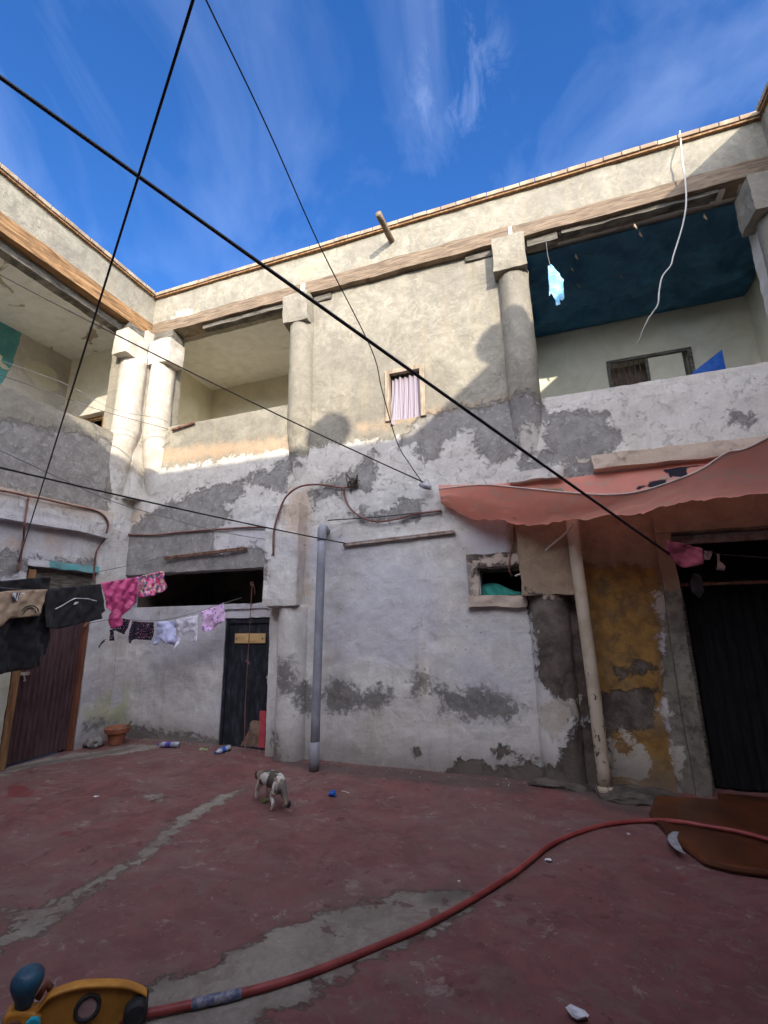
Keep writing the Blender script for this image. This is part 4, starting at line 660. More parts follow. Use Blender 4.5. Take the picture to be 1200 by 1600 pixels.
# satellite dishes on the roofs behind the viewer (they cast the round shadows)
def dish(loc, r, label):
    t = thing('satellite_dish', loc, label, 'satellite dish', 'satellite dishes on the roofs')
    c = Vector(loc)+Vector((0, 0, .25)); nrm = -LD.copy(); nrm.z += .3; nrm.normalize(); u = nrm.cross(Vector((0, 0, 1))).normalized(); w = u.cross(nrm)
    m = MB(); V = [c]; n = 28; F_ = []
    for k in range(1, 6):
        for i in range(n): q = 2*math.pi*i/n; rr = r*k/5; V.append(c+(u*math.cos(q)+w*math.sin(q))*rr+nrm*(.12*(k/5)**2))
    F_ += [(0, 1+i, 1+(i+1) % n) for i in range(n)] + [(1+(k-1)*n+i, 1+k*n+i, 1+k*n+(i+1) % n, 1+(k-1)*n+(i+1) % n) for k in range(1, 5) for i in range(n)]
    m.add(V, F_); d_ = m.build('dish', M['paper'], t, smooth=True); s = d_.modifiers.new('s', 'SOLIDIFY'); s.thickness = .01
    m = MB(); m.tube([Vector(loc), c], .02, 8); m.build('mast', M['rust'], t)
    m = MB(); m.tube([c-w*r, c+nrm*.35], .01, 6); m.tube([c+nrm*.33, c+nrm*.40], .03, 8); m.build('receiver', M['rust'], t)
dish((1.66, -2.25, 7.21), .30, 'round satellite dish standing on the roof of the rear wing')
dish((2.92, -.22, 7.21), .28, 'round satellite dish standing on the roof of the right wing')
# ------------------------------------------------------------------ spout, pipes, bars
m = MB(); q0 = Vector((-1.63, 5.42, 6.92)); q1 = Vector((-1.68, 4.86, 6.97))
m.tube([q0.lerp(q1, i/6) + Vector((0, 0, .004*math.sin(i*2))) for i in range(7)], [.048, .046, .045, .047, .044, .046, .047], 10); tag(m.build('roof_spout', M['beam'], smooth=True), 'short round wooden rain spout sticking out of the sunlit parapet', 'rain spout')
t = thing('drain_pipe', (-2.58, 5.02, 0), 'upright grey plastic drain pipe with elbow top before the white wall', 'pipe')
m = MB(); m.tube([(-2.585+.01*z, 5.03+.05*min(1, z/2.6), z) for z in (0, .6, 1.2, 1.8, 2.4, 2.60)], .052, 20); m.build('pipe_shaft', M['pvc'], t, smooth=True)
m = MB(); m.tube(spline([(-2.56, 5.08, 2.58), (-2.56, 5.08, 2.68), (-2.565, 5.10, 2.735), (-2.585, 5.16, 2.76), (-2.60, 5.22, 2.76)], 5), .057, 20); m.tube([(-2.60, 5.21, 2.76), (-2.645, 5.40, 2.76)], .046, 14); m.build('elbow', M['pvc'], t, smooth=True)
m = MB(); m.lathe((-2.585, 5.03, 0), [(.052, .30), (.060, .30), (.060, .10), (.056, .0), (.05, 0)], 20); m.build('socket', M['pvc'], t, smooth=True)
t = thing('iron_pipe', (.35, 5.2, 0), 'chipped cream painted upright pipe beside the yellow wall', 'pipe')
m = MB(); m.tube([(.365-.01*z+.006*math.sin(z*2), 5.20, z) for z in np.linspace(0, 2.75, 14)], .062, 18); m.build('pipe_shaft', M['pole'], t, smooth=True)
m = MB(); m.lathe((.36, 5.20, 0), [(.066, 0), (.085, .0), (.078, .05), (.064, .07)], 18); m.build('foot', M['pole'], t, smooth=True)
def bar(p, q, label, mat, w=.016):
    m = MB(); a, b = Vector(p), Vector(q); d = (b-a); L = d.length; d.normalize(); sd = Vector((0, 1, 0)); u = d.cross(sd)
    m.rbox((a+b)/2, d, sd, u, L/2, .02, w); m.rbox((a+b)/2 + sd*-.018 + u*(w*1.1), d, sd, u, L/2*.97, .006, w*.5); return tag(m.build('iron_bar', mat, bevel=.003), label, 'iron bar', 'iron bars fixed to the wall')
bar((-2.40, 5.37, 2.555), (-.95, 5.37, 2.615), 'long pale rusty iron bar on the white wall right of the grey pipe', M['rustpale'])
bar((-5.28, 5.36, 2.545), (-3.85, 5.36, 2.605), 'dark rusty iron bar above the opening over the black door', M['rust'])
bar((-5.38, 5.37, 4.60), (-4.95, 5.37, 4.66), 'short rusty iron bar high on the sill wall beside the corner pillar', M['rust'], .012)
# ------------------------------------------------------------------ cables
def cable(name, pts, r, mat, label, cat='cable', sm=True, n=6, group='cables and cords round the courtyard'):
    m = MB(); m.tube(spline(pts, 6) if sm else pts, r, n); return tag(m.build(name, mat, smooth=True), label, cat, group)
cable('cable', D['w_conduit_left'], .014, M['cablebr'], 'red-brown cable running along the top of the left ledge and curling down its end')
cable('cable', D['w_conduit_drop'], .013, M['cablebr'], 'red-brown cable dropping straight down across the left ledge')
cable('cable', D['w_conduit_door'], .012, M['cablebr'], 'red-brown cable dropping to the top right corner of the maroon door')
cable('cable', D['w_conduit_back'], .014, M['cablebr'], 'red-brown cable running level over the grey patch to the box capital')
cable('cable', D['w_loop'], .013, M['cablebr'], 'red-brown cable arching over the box capital to the wall knob')
cable('cable', D['w_loop2'], .012, M['cablebr'], 'red-brown cable drooping in a curve from the wall knob to the awning')
cable('cable', D['w_thin'], .007, M['cable'], 'thin dark cable from the top of the grey pipe to the awning')
cable('cable', D['w_win'], .010, M['cablebr'], 'short brown cable hanging from the awning into the small window')
cable('cable', D['w_white'], .011, M['whitecable'], 'white flex drooping from the awning into the small window')
cable('cable', D['w_cord'], .009, M['whitecable'], 'long white cord dangling from the roof edge in front of the blue gallery')
cable('cable', D['w_sill'], .005, M['cablethin'], 'thin slack wire drooping round the foot of the corner pillars')
def ray(px, py, Y):
    d = fw + rt*((px-600)/720) + up*((800-py)/720); return Vector((0, 0, 1.6)) + d*(Y/d.y)
def line(name, a, b, s, r, mat, label, cat='wire', n=30):
    m = MB(); m.tube(sag(a, b, s, n), r, 8); return tag(m.build(name, mat, smooth=True), label, cat, 'lines strung across the courtyard')
A = ray(1046, 866, 4.8); B = ray(0, 115, 1.0); B2 = ray(400, 443, 2.9); E_ = A + (B-A)*1.73
line('overhead_wire', A, E_, .02, .0115, M['cable'], 'thick black cable running diagonally across the sky to the pink rag')
A = Vector((-6.0, 3.82, 2.36)); B = Vector((-1.0, .9, 3.76)); line('overhead_wire', A, A+(B-A)*1.77, .02, .0055, M['cable'], 'steep black line rising from the maroon door, left one of the V')
P3 = [(-1.20, 5.33, 3.2), (-1.42, 5.0, 3.42), (-1.66, 5.0, 4.4)]
w3 = [Vector((-1.22, 5.33, 3.17)), Vector((-1.39, 5.05, 3.36)), Vector((-1.60, 4.75, 4.12)), Vector((-1.72, 4.30, 4.72)), Vector((-1.86, 3.55, 5.38)), Vector((-1.67, 2.0, 5.3)), Vector((-1.4, .2, 4.9)), Vector((-1.0, -2.2, 4.4))]
w3 = [ray(668, 765, 5.33), ray(640, 725, 5.05), ray(620, 690, 4.8), ray(597, 610, 4.3), ray(580, 545, 4.0), ray(500, 385, 3.1), ray(418, 200, 2.3), ray(322, 0, 1.6)]
w3.append(w3[-1]*2-w3[-2]); w3.append(w3[-1]*2-w3[-2]); w3.append(w3[-1]+(w3[-1]-w3[-2])*1.5)
m = MB(); m.tube(spline(w3, 6), .0055, 8); tag(m.build('overhead_wire', M['cable'], smooth=True), 'kinked black line rising from the awning corner past the lace window', 'wire', 'lines strung across the courtyard')
line('overhead_wire', ray(672, 758, 5.33), ray(0, 425, 2.7)+(ray(0, 425, 2.7)-ray(672, 758, 5.33))*.14, .07, .0085, M['cabledk'], 'brown cord passing below the corner pillars to the awning corner')
line('overhead_wire', (-2.36, 5.36, 2.575), (-5.0, -2.13, 3.05), .10, .0075, M['cable'], 'black line sloping from the left edge to the end of the pale iron bar')
def thin(pts, r, label): cable('wire', pts, r, M['cablethin'], label, 'wire')
thin([(-6.03, 3.0, 4.55)] + [tuple(ray(x, y, Y)) for x, y, Y in ((50, 603, 3.6), (103, 622, 4.1), (163, 643, 4.5), (254, 668, 5.2), (262, 672, 5.36))], .0045, 'thin grey wire crossing the corner pillars, lower of the pair')
thin([tuple(ray(-40, 552, 3.2))] + [tuple(ray(x, y, Y)) for x, y, Y in ((23, 571, 3.7), (105, 601, 4.2), (177, 639, 4.6), (245, 653, 5.1), (262, 660, 5.36))], .0035, 'thin grey wire crossing the corner pillars, upper of the pair')
thin([tuple(ray(-60, 683, 2.6)), tuple(ray(0, 704, 3.0)), tuple(ray(100, 750, 3.7)), tuple(ray(170, 781, 4.2)), tuple(ray(240, 803, 4.6)), tuple(ray(350, 832, 5.1)), tuple(ray(480, 852, 5.36))], .0045, 'thin grey wire below the black line, running towards the pipe')
thin([tuple(ray(140, 896, 4.7)), tuple(ray(180, 888, 5.0)), tuple(ray(225, 878, 5.2)), tuple(ray(262, 868, 5.36))], .0045, 'thin dark wire from the maroon door lintel to the dark iron bar')
m = MB()
for i in range(14):
    c = Vector((-2.24+random.uniform(-.05, .05), 5.36, 3.40+random.uniform(-.04, .04))); m.tube(spline([c, c+Vector((random.uniform(-.09, .09), -.07, random.uniform(-.05, .07))), c+Vector((random.uniform(-.06, .06), -.02, random.uniform(-.07, .05)))], 4), .008, 5)
m.lathe((-2.24, 5.35, 3.36), [(.0, 0), (.045, .0), (.05, .04), (.03, .08), (0, .08)], 10); tag(m.build('cable_knot', M['board'], smooth=True), 'dark knot of cable stuffed in a hole of the wall', 'cable knot')
m = MB(); c = ray(664, 759, 5.28); m.tube([c+Vector((-.06, 0, .03)), c, c+Vector((.07, .02, -.03))], [.03, .042, .03], 10); tag(m.build('tape_bundle', M['tap'], smooth=True), 'grey taped bundle tying the awning corner to the wall', 'tied bundle')
# ------------------------------------------------------------------ awning
ax_ = D['aw']; bk = [Vector(p) for p in ax_[0]]; tr_ = [Vector(p) for p in ax_[1]]; he = [Vector(p) for p in ax_[2]]
bk.append(Vector((2.80, 5.36, 3.20))); tr_.append(Vector((2.80, 4.5, 2.72))); he.append(Vector((2.78, 3.6, 3.45)))
bk, tr_, he = spline(bk, 10), spline(tr_, 10), spline(he, 10); m = MB(); nv = 26; V = []; hs2 = []
for i in range(len(bk)):
    for j in range(nv+1):
        v = j/nv
        if v < .55: a = v/.55; p = bk[i].lerp(tr_[i], a); p = p + Vector((0, 0, -.10*math.sin(math.pi*a)*min(1, i/12)))
        else: a = (v-.55)/.45; p = tr_[i].lerp(he[i], a); p = p + Vector((0, -.03*math.sin(math.pi*a), -.035*math.sin(math.pi*a)*min(1, i/12)))
        w = math.sin(math.pi*v); d = .040*fbm(p.x*1.2, v*2.2, 3+p.x*.5, 5, 3.0) + .014*abs(math.sin(p.x*5.2-v*9+3*fbm(p.x, v, 2, 3, 2))) + .020*math.sin(p.x*9+v*7+2*fbm(p.x, v, 0, 2, 2)) * (v if v > .5 else .3)
        p = p + Vector((0, -d*w, d*w*.8)); V.append(p); hs2.append(1.0 if v > .55 else 0.0)
m.add(V, [(i*(nv+1)+j, i*(nv+1)+j+1, (i+1)*(nv+1)+j+1, (i+1)*(nv+1)+j) for i in range(len(bk)-1) for j in range(nv)])
aw = m.build('awning', M['awning'], smooth=True); tag(aw, 'sagging salmon cloth awning with dark lettering strung over the right doorway', 'awning')
P_ = np.array([(p.x, p.z) for p in V]); s_ = sdf(D['print'], P_); s_[np.array(hs2) > .5] = -.4
at_ = aw.data.attributes.new('print', 'FLOAT', 'POINT'); at_.data.foreach_set('value', s_.astype(np.float32))
at_ = aw.data.attributes.new('hemside', 'FLOAT', 'POINT'); at_.data.foreach_set('value', np.array(hs2, np.float32))
m = MB(); m.tube([V[i*(nv+1)+nv] for i in range(len(bk))], .009, 6); m.build('hem', M['hem'], aw, smooth=True)
for k, (i0, x) in enumerate(((60, .9),)):
    pass
m = MB(); PC = [(2.85, 3.9), (2.25, 3.9), (1.9, 2.9), (1.75, 1.4), (1.7, .3), (1.65, -1.9), (2.85, -1.9)]  # out-of-view canopy, added to darken the right of the yard
m.prism([(x, y, 3.05+.12*math.sin(x*2+y)+.1*(y > 3)) for x, y in PC], (0, 0, .012)); tag(m.build('added_shade_canopy', M['shade_cloth']), 'added unseen cloth canopy beyond the right edge, shading the right side of the yard', 'awning')
# ------------------------------------------------------------------ blue tarpaulin ceiling in the right gallery
m = MB(); V = []; nx, ny = 110, 70
for j in range(ny+1):
    for i in range(nx+1):
        u, v = i/nx, j/ny; x = .12+3.05*u; y = 5.62+1.74*v; z0_ = 6.36 - .10*v; ed = min(1, 8*v, 6*(1-v)); z = 6.36 - .10*v - .05*math.sin(math.pi*v)*(1+.6*math.sin(u*17)) - .12*abs(fbm(u*2.2, v*1.6, 1, 4, 1.6)) - .03*abs(math.sin(9*u+5*v)) - .02*math.sin(23*u-9*v) - .03*v*v*(1+math.sin(u*6.3+.5)) + .018*math.sin(31*u+17*v+3*math.sin(7*v)) + .02*fbm(u*7, v*5, 2, 4, 1.5)
        ks = min(((u-a)**2+(v-b)**2) for a, b in ((.12, .35), (.3, .2), (.45, .75), (.62, .3), (.8, .5), (.25, .75), (.9, .8))); z += .07*math.exp(-ks*60); z = z0_ - .05*v*v + (z-z0_+.02)*ed; V.append((x, y, z))
m.add(V, [(j*(nx+1)+i, j*(nx+1)+i+1, (j+1)*(nx+1)+i+1, (j+1)*(nx+1)+i) for j in range(ny) for i in range(nx)])
tp = m.build('tarpaulin', M['tarp'], smooth=True); tag(tp, 'dark blue tarpaulin tied up as a ceiling inside the upper right gallery', 'tarpaulin')
tp.modifiers.new('s', 'SOLIDIFY').thickness = .004
for px, py in ((900, 402), (893, 420), (1000, 367), (992, 355), (903, 445), (970, 430), (1101, 340), (1012, 428)):
    m = MB(); c = ray(px, py, 5.7); k = (6.26-1.6)/(c.z-1.6); c = Vector((c.x*k, c.y*k, 6.27-.03*(k-1)*3)); m.tube([c+Vector((0, 0, .05)), c, c+Vector((.02, 0, -.05))], [.006, .015, .006], 7); m.build('tie', M['beige_cloth'], tp, smooth=True)
m = MB(); m.box(.10, .13, 5.69, 7.39, 3.3, 6.35); m.build('side_sheet', M['tarp'], tp)
# ------------------------------------------------------------------ cloths
def inpoly(p, x, y):
    c = False
    for i in range(len(p)):
        a, b = p[i], p[i-1]
        if (a[1] > y) != (b[1] > y) and x < (b[0]-a[0])*(y-a[1])/(b[1]-a[1]+1e-12)+a[0]: c = not c
    return c
def garment(poly, A, Bp, name, mat, off=0, amp=.018, seed=0, res=.018, parent=None, thick=.004, fold=20):
    A, Bp = Vector((A[0], A[1], 0)), Vector((Bp[0], Bp[1], 0)); u = (Bp-A).normalized(); nn = Vector((u.y, -u.x, 0))
    if nn.dot(Vector((0, 0, 0))-A) < 0: nn = -nn
    s0, s1 = min(p[0] for p in poly), max(p[0] for p in poly); z0, z1 = min(p[1] for p in poly), max(p[1] for p in poly)
    ns, nz = int((s1-s0)/res)+1, int((z1-z0)/res)+1; idx = {}; V = []; F_ = []
    cells = [(i, j) for i in range(-1, ns+1) for j in range(-1, nz+1) if inpoly(poly, s0+(i+.5)*res, z0+(j+.5)*res)]
    cs = set(cells)
    def vt(i, j):
        if (i, j) in idx: return idx[(i, j)]
        s, z = s0+i*res, z0+j*res
        if not all((a, b) in cs for a in (i-1, i) for b in (j-1, j)):
            best = None
            for k in range(len(poly)):
                a, b = poly[k], poly[k-1]; e = (b[0]-a[0], b[1]-a[1]); t = max(0, min(1, ((s-a[0])*e[0]+(z-a[1])*e[1])/(e[0]**2+e[1]**2+1e-12)))
                q = (a[0]+e[0]*t, a[1]+e[1]*t); d = math.hypot(q[0]-s, q[1]-z)
                if best is None or d < best[0]: best = (d, q)
            if best[0] < res*1.3: s, z = best[1]
        drop = (z1-z)/max(.05, z1-z0); amp_ = amp*1.5; dd = off + amp_*drop*math.sin(s*fold+seed*2+1.5*fbm(s, z, seed, 2, 3)) + amp_*.8*fbm(s, z, seed, 4, 6) + .006*math.sin((s+z*.6)*47+seed)
        p = A+u*s+nn*dd; idx[(i, j)] = len(V); V.append((p.x, p.y, z)); return idx[(i, j)]
    for i, j in cells: F_.append((vt(i, j), vt(i+1, j), vt(i+1, j+1), vt(i, j+1)))
    m = MB(); m.add(V, F_); o = m.build(name, mat, parent, smooth=True)
    s = o.modifiers.new('s', 'SOLIDIFY'); s.thickness = thick; return o
G = D['g']; L1 = D['L1']; L2 = D['L2']; gg = 'washing on the clothes lines'
def hang(k, L, name, mat, label, cat, **kw):
    return tag(garment(G[k], L[0], L[1], name, mat, **kw), label, cat, gg)
hang('black_shirt', L1, 'shirt', M['black_cloth'], 'large plain black shirt hanging lowest in front of the maroon door', 'shirt', off=-.02, seed=1)
hang('black_towel', L1, 'towel', M['black_cloth'], 'plain black cloth strip at the left end of the front line, above the beige top', 'towel', off=-.08, seed=2)
tp_ = hang('beige_top', L1, 'child_blouse', M['beige_cloth'], 'beige top with plaid collar and a dark ring print over the black shirt', 'child blouse', off=.05, seed=3)
garment(D['collar'], L1[0], L1[1], 'collar', M['plaid'], off=.062, amp=.004, parent=tp_, seed=4)
def ringmesh(c, L, r, w, off, mat, parent, name, a0=0, a1=2*math.pi):
    A_ = Vector((*L[0], 0)); u = (Vector((*L[1], 0))-A_).normalized(); nn = Vector((u.y, -u.x, 0)); nn = nn if nn.dot(-A_) > 0 else -nn
    m = MB(); pts = [A_+u*(c[0]+r*math.cos(q))+nn*off+Vector((0, 0, c[1]+r*math.sin(q)*.8)) for q in np.linspace(a0, a1, 25)]; m.tube(pts, w, 6); return m.build(name, mat, parent)
ringmesh(D['ring'], L1, .085, .007, .082, M['darkpr'], tp_, 'ring_print', .2, 3.0); ringmesh(D['ring'], L1, .06, .006, .080, M['darkpr'], tp_, 'ring_print', .1, 3.2)
sh = hang('black_shorts', L1, 'shorts', M['black_cloth2'], 'black sports shorts with a thin white piping line and tick mark', 'shorts', off=.015, seed=5, amp=.012)
garment(G['pipe_line'], L1[0], L1[1], 'piping', M['whitepr'], off=.042, amp=.002, parent=sh, res=.008, thick=.002); garment(G['swoosh'], L1[0], L1[1], 'tick_mark', M['whitepr'], off=.042, amp=.002, parent=sh, res=.006, thick=.002)
hang('pink_shorts', L1, 'shorts', M['pink_satin'], 'shiny deep pink shorts between the black shorts and the floral cloth', 'shorts', off=.03, seed=6, amp=.03, fold=32)
hang('floral', L1, 'cloth', M['floral'], 'multicoloured pink floral cloth at the right end of the front line', 'cloth', off=.0, seed=7)
hang('navy_left', L2, 'child_shorts', M['navyfl'], 'small dark floral child garment half behind the pink shorts', 'child shorts', seed=8, off=.02)
hang('navy_sock', L2, 'sock', M['navyfl'], 'dark patterned sock hanging at the tip of the pink shorts', 'sock', seed=9)
hang('sock', L2, 'rag', M['greyrag'], 'thin dark grey rag dangling at the left end of the rear line', 'rag', seed=10)
hang('navy_shorts', L2, 'child_shorts', M['navyfl'], 'dark navy floral child shorts left of the white shirt', 'child shorts', seed=11, off=-.01)
hang('white_shirt', L2, 'child_shirt', M['white_cloth'], 'white long sleeved child shirt in the middle of the rear line', 'child shirt', seed=12, amp=.025)
hang('dotted_top', L2, 'child_blouse', M['dots'], 'white dotted child top between the white shirt and pink shirt', 'child blouse', seed=13, amp=.022)
hang('pink_shirt', L2, 'child_shirt', M['pinkpr'], 'small pale pink printed child shirt at the right end of the rear line', 'child shirt', seed=14, amp=.02)
A_ = Vector((-5.1, 5.40, 2.36)); pts = []
def topz(k): return max(p[1] for p in G[k])
m = MB(); u = (Vector((*L1[1], 0))-Vector((*L1[0], 0))).normalized(); a0 = Vector((*L1[0], 0))
m.tube(spline([(-5.11, 5.46, 2.36)] + [tuple(a0+u*s+Vector((0, 0, z))) for s, z in ((.02, 2.335), (.62, 2.20), (1.03, 2.10), (1.68, 1.985), (2.3, 1.975), (3.2, 2.08), (4.2, 2.28))] + [(-6.02, .4, 2.6)], 6), .005, 6); tag(m.build('clothes_line', M['cablethin'], smooth=True), 'front clothes line carrying the black and pink washing', 'clothes line')
m = MB(); m.tube(spline([(-4.06, 5.59, 1.95)] + D['line2'] + [(-6.055, 4.88, 1.63)], 5), .004, 6); tag(m.build('clothes_line', M['cablethin'], smooth=True), 'rear clothes line by the black door carrying small child clothes', 'clothes line')
m = MB(); cc = Vector(D['line2'][-1]); m.tube([cc+Vector((-.03, .02, .02)), cc, cc+Vector((0, -.03, -.04))], .015, 6); tag(m.build('wall_hook', M['rust']), 'rusty hook on the maroon door frame holding the rear line', 'hook')
# pale blue cloth in upper right bay
pl = lambda P, Y: [(ray(x, y, Y).x, ray(x, y, Y).z) for x, y in P]
o = garment(pl([(856, 416), (861, 412), (868, 420), (874, 425), (876, 432), (881, 436), (880, 443), (882, 464), (878, 468), (874, 466), (876, 474), (869, 480), (868, 472), (864, 463), (861, 458), (858, 466), (858, 450)], 5.30), (0, 5.30), (1, 5.30), 'cloth', M['lightblue'], amp=.014, res=.009, fold=30, seed=20); tag(o, 'pale blue cloth hanging in the sun in front of the tarpaulin', 'cloth')
m = MB(); m.tube([ray(852, 368, 5.40), ray(856, 400, 5.33), ray(860, 416, 5.30)], .004, 5); m.build('string', M['cablethin'], o)
# blue sheet leaning behind sill
m = MB(); a_, b_, c_ = ray(1082, 582, 6.6), ray(1128, 546, 6.6), ray(1134, 575, 6.6); m.prism([a_, b_, c_, c_+Vector((0, 0, -1)), a_+Vector((0, 0, -1))], (0, .02, 0)); pb = m.build('plastic_sheet', M['lightblue']); pb.data.materials[0] = M['bluecap']; tag(pb, 'bright blue sheet corner poking above the sill beside the gallery window', 'plastic sheet')
# rags in right doorway
def rag(P, Y, name, mat, label, cat, seed=0, grp='rags hanging in the dark doorway'):
    o = garment(pl(P, Y), (0, Y), (1, Y), name, mat, amp=.03, res=.014, fold=22, seed=seed); return tag(o, label, cat, grp)
rag([(1040, 843), (1060, 848), (1096, 857), (1097, 882), (1085, 886), (1070, 887), (1055, 878), (1048, 866), (1041, 860)], 4.80, 'rag', M['pinkrag'], 'pink rag bunched at the end of the thick cable', 'rag', 30)
rag([(1099, 861), (1113, 861), (1110, 875), (1099, 875)], 5.48, 'rag', M['whiterag'], 'small square white rag in the dark doorway', 'rag', 31)
rag([(1119, 865), (1124, 865), (1124, 876), (1132, 885), (1130, 892), (1120, 890), (1121, 876)], 5.48, 'rag', M['whiterag'], 'narrow pear shaped white rag in the dark doorway', 'rag', 32)
rag([(1085, 895), (1095, 898), (1102, 925), (1095, 935), (1088, 930), (1080, 925), (1078, 912)], 5.46, 'rag', M['greyrag'], 'grey rag hanging off the doorway crossbar', 'rag', 33)
m = MB(); m.tube([ray(1046, 846, 4.81), ray(1096, 859, 5.2), ray(1125, 866, 5.46), ray(1200, 872, 5.48)], .004, 5); tag(m.build('string', M['cablethin']), 'thin string carrying the white rags in the dark doorway', 'string')
# green cloth stuffed in small window
m = MB(); V = []; nx, ny = 24, 10
for j in range(ny+1):
    for i in range(nx+1):
        u, v = i/nx, j/ny; x = -.69+.44*u; top = .11+.035*math.sin(u*5+.3)-.05*u*u; z = 1.866+top*math.sin(v*math.pi*.62)/.93; y = 5.47+.16*(1-math.cos(v*math.pi*.6))*.8+.012*math.sin(u*22+v*6); V.append((x, y, z))
m.add(V, [(j*(nx+1)+i, j*(nx+1)+i+1, (j+1)*(nx+1)+i+1, (j+1)*(nx+1)+i) for j in range(ny) for i in range(nx)]); tag(m.build('cloth', M['green_cloth'], smooth=True), 'green cloth stuffed in the bottom of the small window', 'cloth')
# door string with pegs and bottle
t = thing('hanging_string', (-4.0, 5.5, .05), 'red string with knots hanging in front of the black door', 'string')
sp = [ray(394, 912, 5.52), ray(391, 965, 5.52), ray(389, 1000, 5.54), ray(387, 1033, 5.54), ray(383, 1100, 5.55), ray(382, 1160, 5.55), ray(384, 1172, 5.5)]
m = MB(); m.tube(sp, .0055, 6); m.build('cord', M['cablebr'], t)
for c in (sp[0], sp[3], sp[5]):
    m = MB()
    for k in range(5): m.tube([c+Vector((random.uniform(-.035, .035), -.01, random.uniform(-.03, .03))), c, c+Vector((random.uniform(-.035, .035), -.01, random.uniform(-.04, .02)))], .006, 5)
    m.build('knot', M['cablebr'], t)
m = MB(); m.tube([sp[0], sp[0]+Vector((.05, -.01, -.07)), sp[0]+Vector((.05, 0, -.15))], .005, 5); m.build('loose_end', M['cablebr'], t)
def bottle(loc, d, L, r, label, capm='purple'):
    d = Vector(d).normalized(); loc = Vector(loc); t = thing('plastic_bottle', loc, label, 'plastic bottle', 'empty plastic bottles by the wall')
    m = MB(); m.tube([loc+d*L*k for k in (0, .04, .3, .34, .62, .8, .88, .94)], [r*.7, r, r, r*.9, r, r*.9, r*.4, r*.35], 14); m.build('bottle_body', M['clear'], t, smooth=True)
    m = MB(); m.tube([loc+d*L*k for k in (.36, .60)], r*1.02, 14, cap=False); m.build('wrapper', M[capm], t, smooth=True)
    m = MB(); m.tube([loc+d*L*.93, loc+d*L], r*.42, 10); m.build('cap', M[capm], t)
bottle((-4.72, 5.34, .06), (-1, -.22, .0), .30, .036, 'clear bottle with purple band lying on the ground between the pot and black door')
bottle((-3.98, 5.42, .06), (-.35, -.9, -.1), .22, .035, 'clear blue bottle tied to the red string at the foot of the black door', 'bluecap')
# ------------------------------------------------------------------ pot, stone, debris
t = thing('flower_pot', (-5.74, 5.28, .02), 'small terracotta pot full of dry debris in the courtyard corner', 'flower pot')
m = MB(); m.lathe((-5.74, 5.28, .02), [(0, 0), (.085, 0), (.115, .13), (.15, .15), (.165, .21), (.155, .215), (.14, .17), (0, .165)], 26); m.build('pot_body', M['terra'], t, smooth=False)
m = MB()
for i in range(26):
    a = random.uniform(0, 6.28); r = random.uniform(0, .11); c = Vector((-5.74+r*math.cos(a), 5.28+r*math.sin(a), .20)); d = Vector((random.uniform(-1, 1), random.uniform(-1, 1), random.uniform(.1, .5))).normalized()*random.uniform(.02, .07); m.tube([c-d*.5, c+d*.5], [.012, .006], 5)
m.tube([(-5.70, 5.30, .2), (-5.60, 5.33, .25), (-5.57, 5.34, .31)], [.02, .015, .01], 6); m.build('dry_twigs', M['debris'], t)
def stone(loc, s, label, mat='rock', name='stone', seed=0, cat='stone', group='loose stones and rubble'):
    bm = bmesh.new(); bmesh.ops.create_icosphere(bm, subdivisions=3, radius=1)
    for v in bm.verts:
        c = v.co.copy(); v.co = Vector((c.x*s[0], c.y*s[1], c.z*s[2]))*(1+.28*fbm(c.x+seed, c.y, c.z, 3, 1.2)); v.co += Vector(loc)+Vector((0, 0, s[2]*.8))
    m = MB(); bm.verts.index_update(); m.add([v.co for v in bm.verts], [[v.index for v in f.verts] for f in bm.faces]); bm.free()
    return tag(m.build(name, M[mat]), label, cat, group)
stone((-5.92, 5.10, .0), (.13, .10, .09), 'grey rounded stone left of the terracotta pot', seed=3)
for i, (px, py, s, lb) in enumerate(((225, 1160, .035, 'first small rubble lump right of the terracotta pot'), (236, 1157, .028, 'rubble lump by the back wall between pot and bottle'), (300, 1160, .03, 'rubble lump at the wall foot right of the lying bottle'))):
    d = fw+rt*((px-600)/720)+up*((800-py)/720); k = -1.6/d.z; stone((d.x*k, min(5.55, d.y*k), .015), (s, s*.8, s*.5), lb, 'debris', seed=i*5)
def fl_(px, py, z=0):
    d = fw+rt*((px-600)/720)+up*((800-py)/720); k = (z-1.6)/d.z; return Vector((d.x*k, d.y*k, z))
def crumple(c, r, n, mat, name, label, cat, flat=.5, seed=0):
    rnd = random.Random(seed); m = MB(); V = []; 
    bm = bmesh.new(); bmesh.ops.create_icosphere(bm, subdivisions=2, radius=1)
    for v in bm.verts:
        q = v.co.copy(); v.co = Vector((q.x*r*1.2, q.y*r*.8, q.z*r*flat))*(1+.7*fbm(q.x*2+seed, q.y*2, q.z*2, 3, 1.5)); v.co += c+Vector((0, 0, r*flat*.8))
    bm.verts.index_update(); m.add([v.co for v in bm.verts], [[v.index for v in f.verts] for f in bm.faces]); bm.free(); return tag(m.build(name, mat), label, cat, 'litter on the red floor')
crumple(fl_(519, 1244), .032, 1, M['bluecap'], 'plastic_scrap', 'small blue plastic scrap on the red floor right of the cat', 'plastic scrap', .8, 1)
crumple(fl_(318, 1173), .06, 1, M['leaf'], 'wilted_leaf', 'wilted pale green leaf left of the black door', 'leaf', .3, 2)
crumple(fl_(413, 1253), .028, 1, M['leaf'], 'green_scrap', 'bright green scrap lying under the cat', 'leaf', .5, 3)
crumple(fl_(903, 1592), .032, 1, M['paper'], 'paper_scrap', 'crumpled white paper scrap near the bottom edge of the floor', 'paper scrap', .6, 4)
crumple(fl_(857, 1345), .020, 1, M['paper'], 'paper_scrap', 'tiny pale paper scrap below the bend of the hose', 'paper scrap', .4, 5)
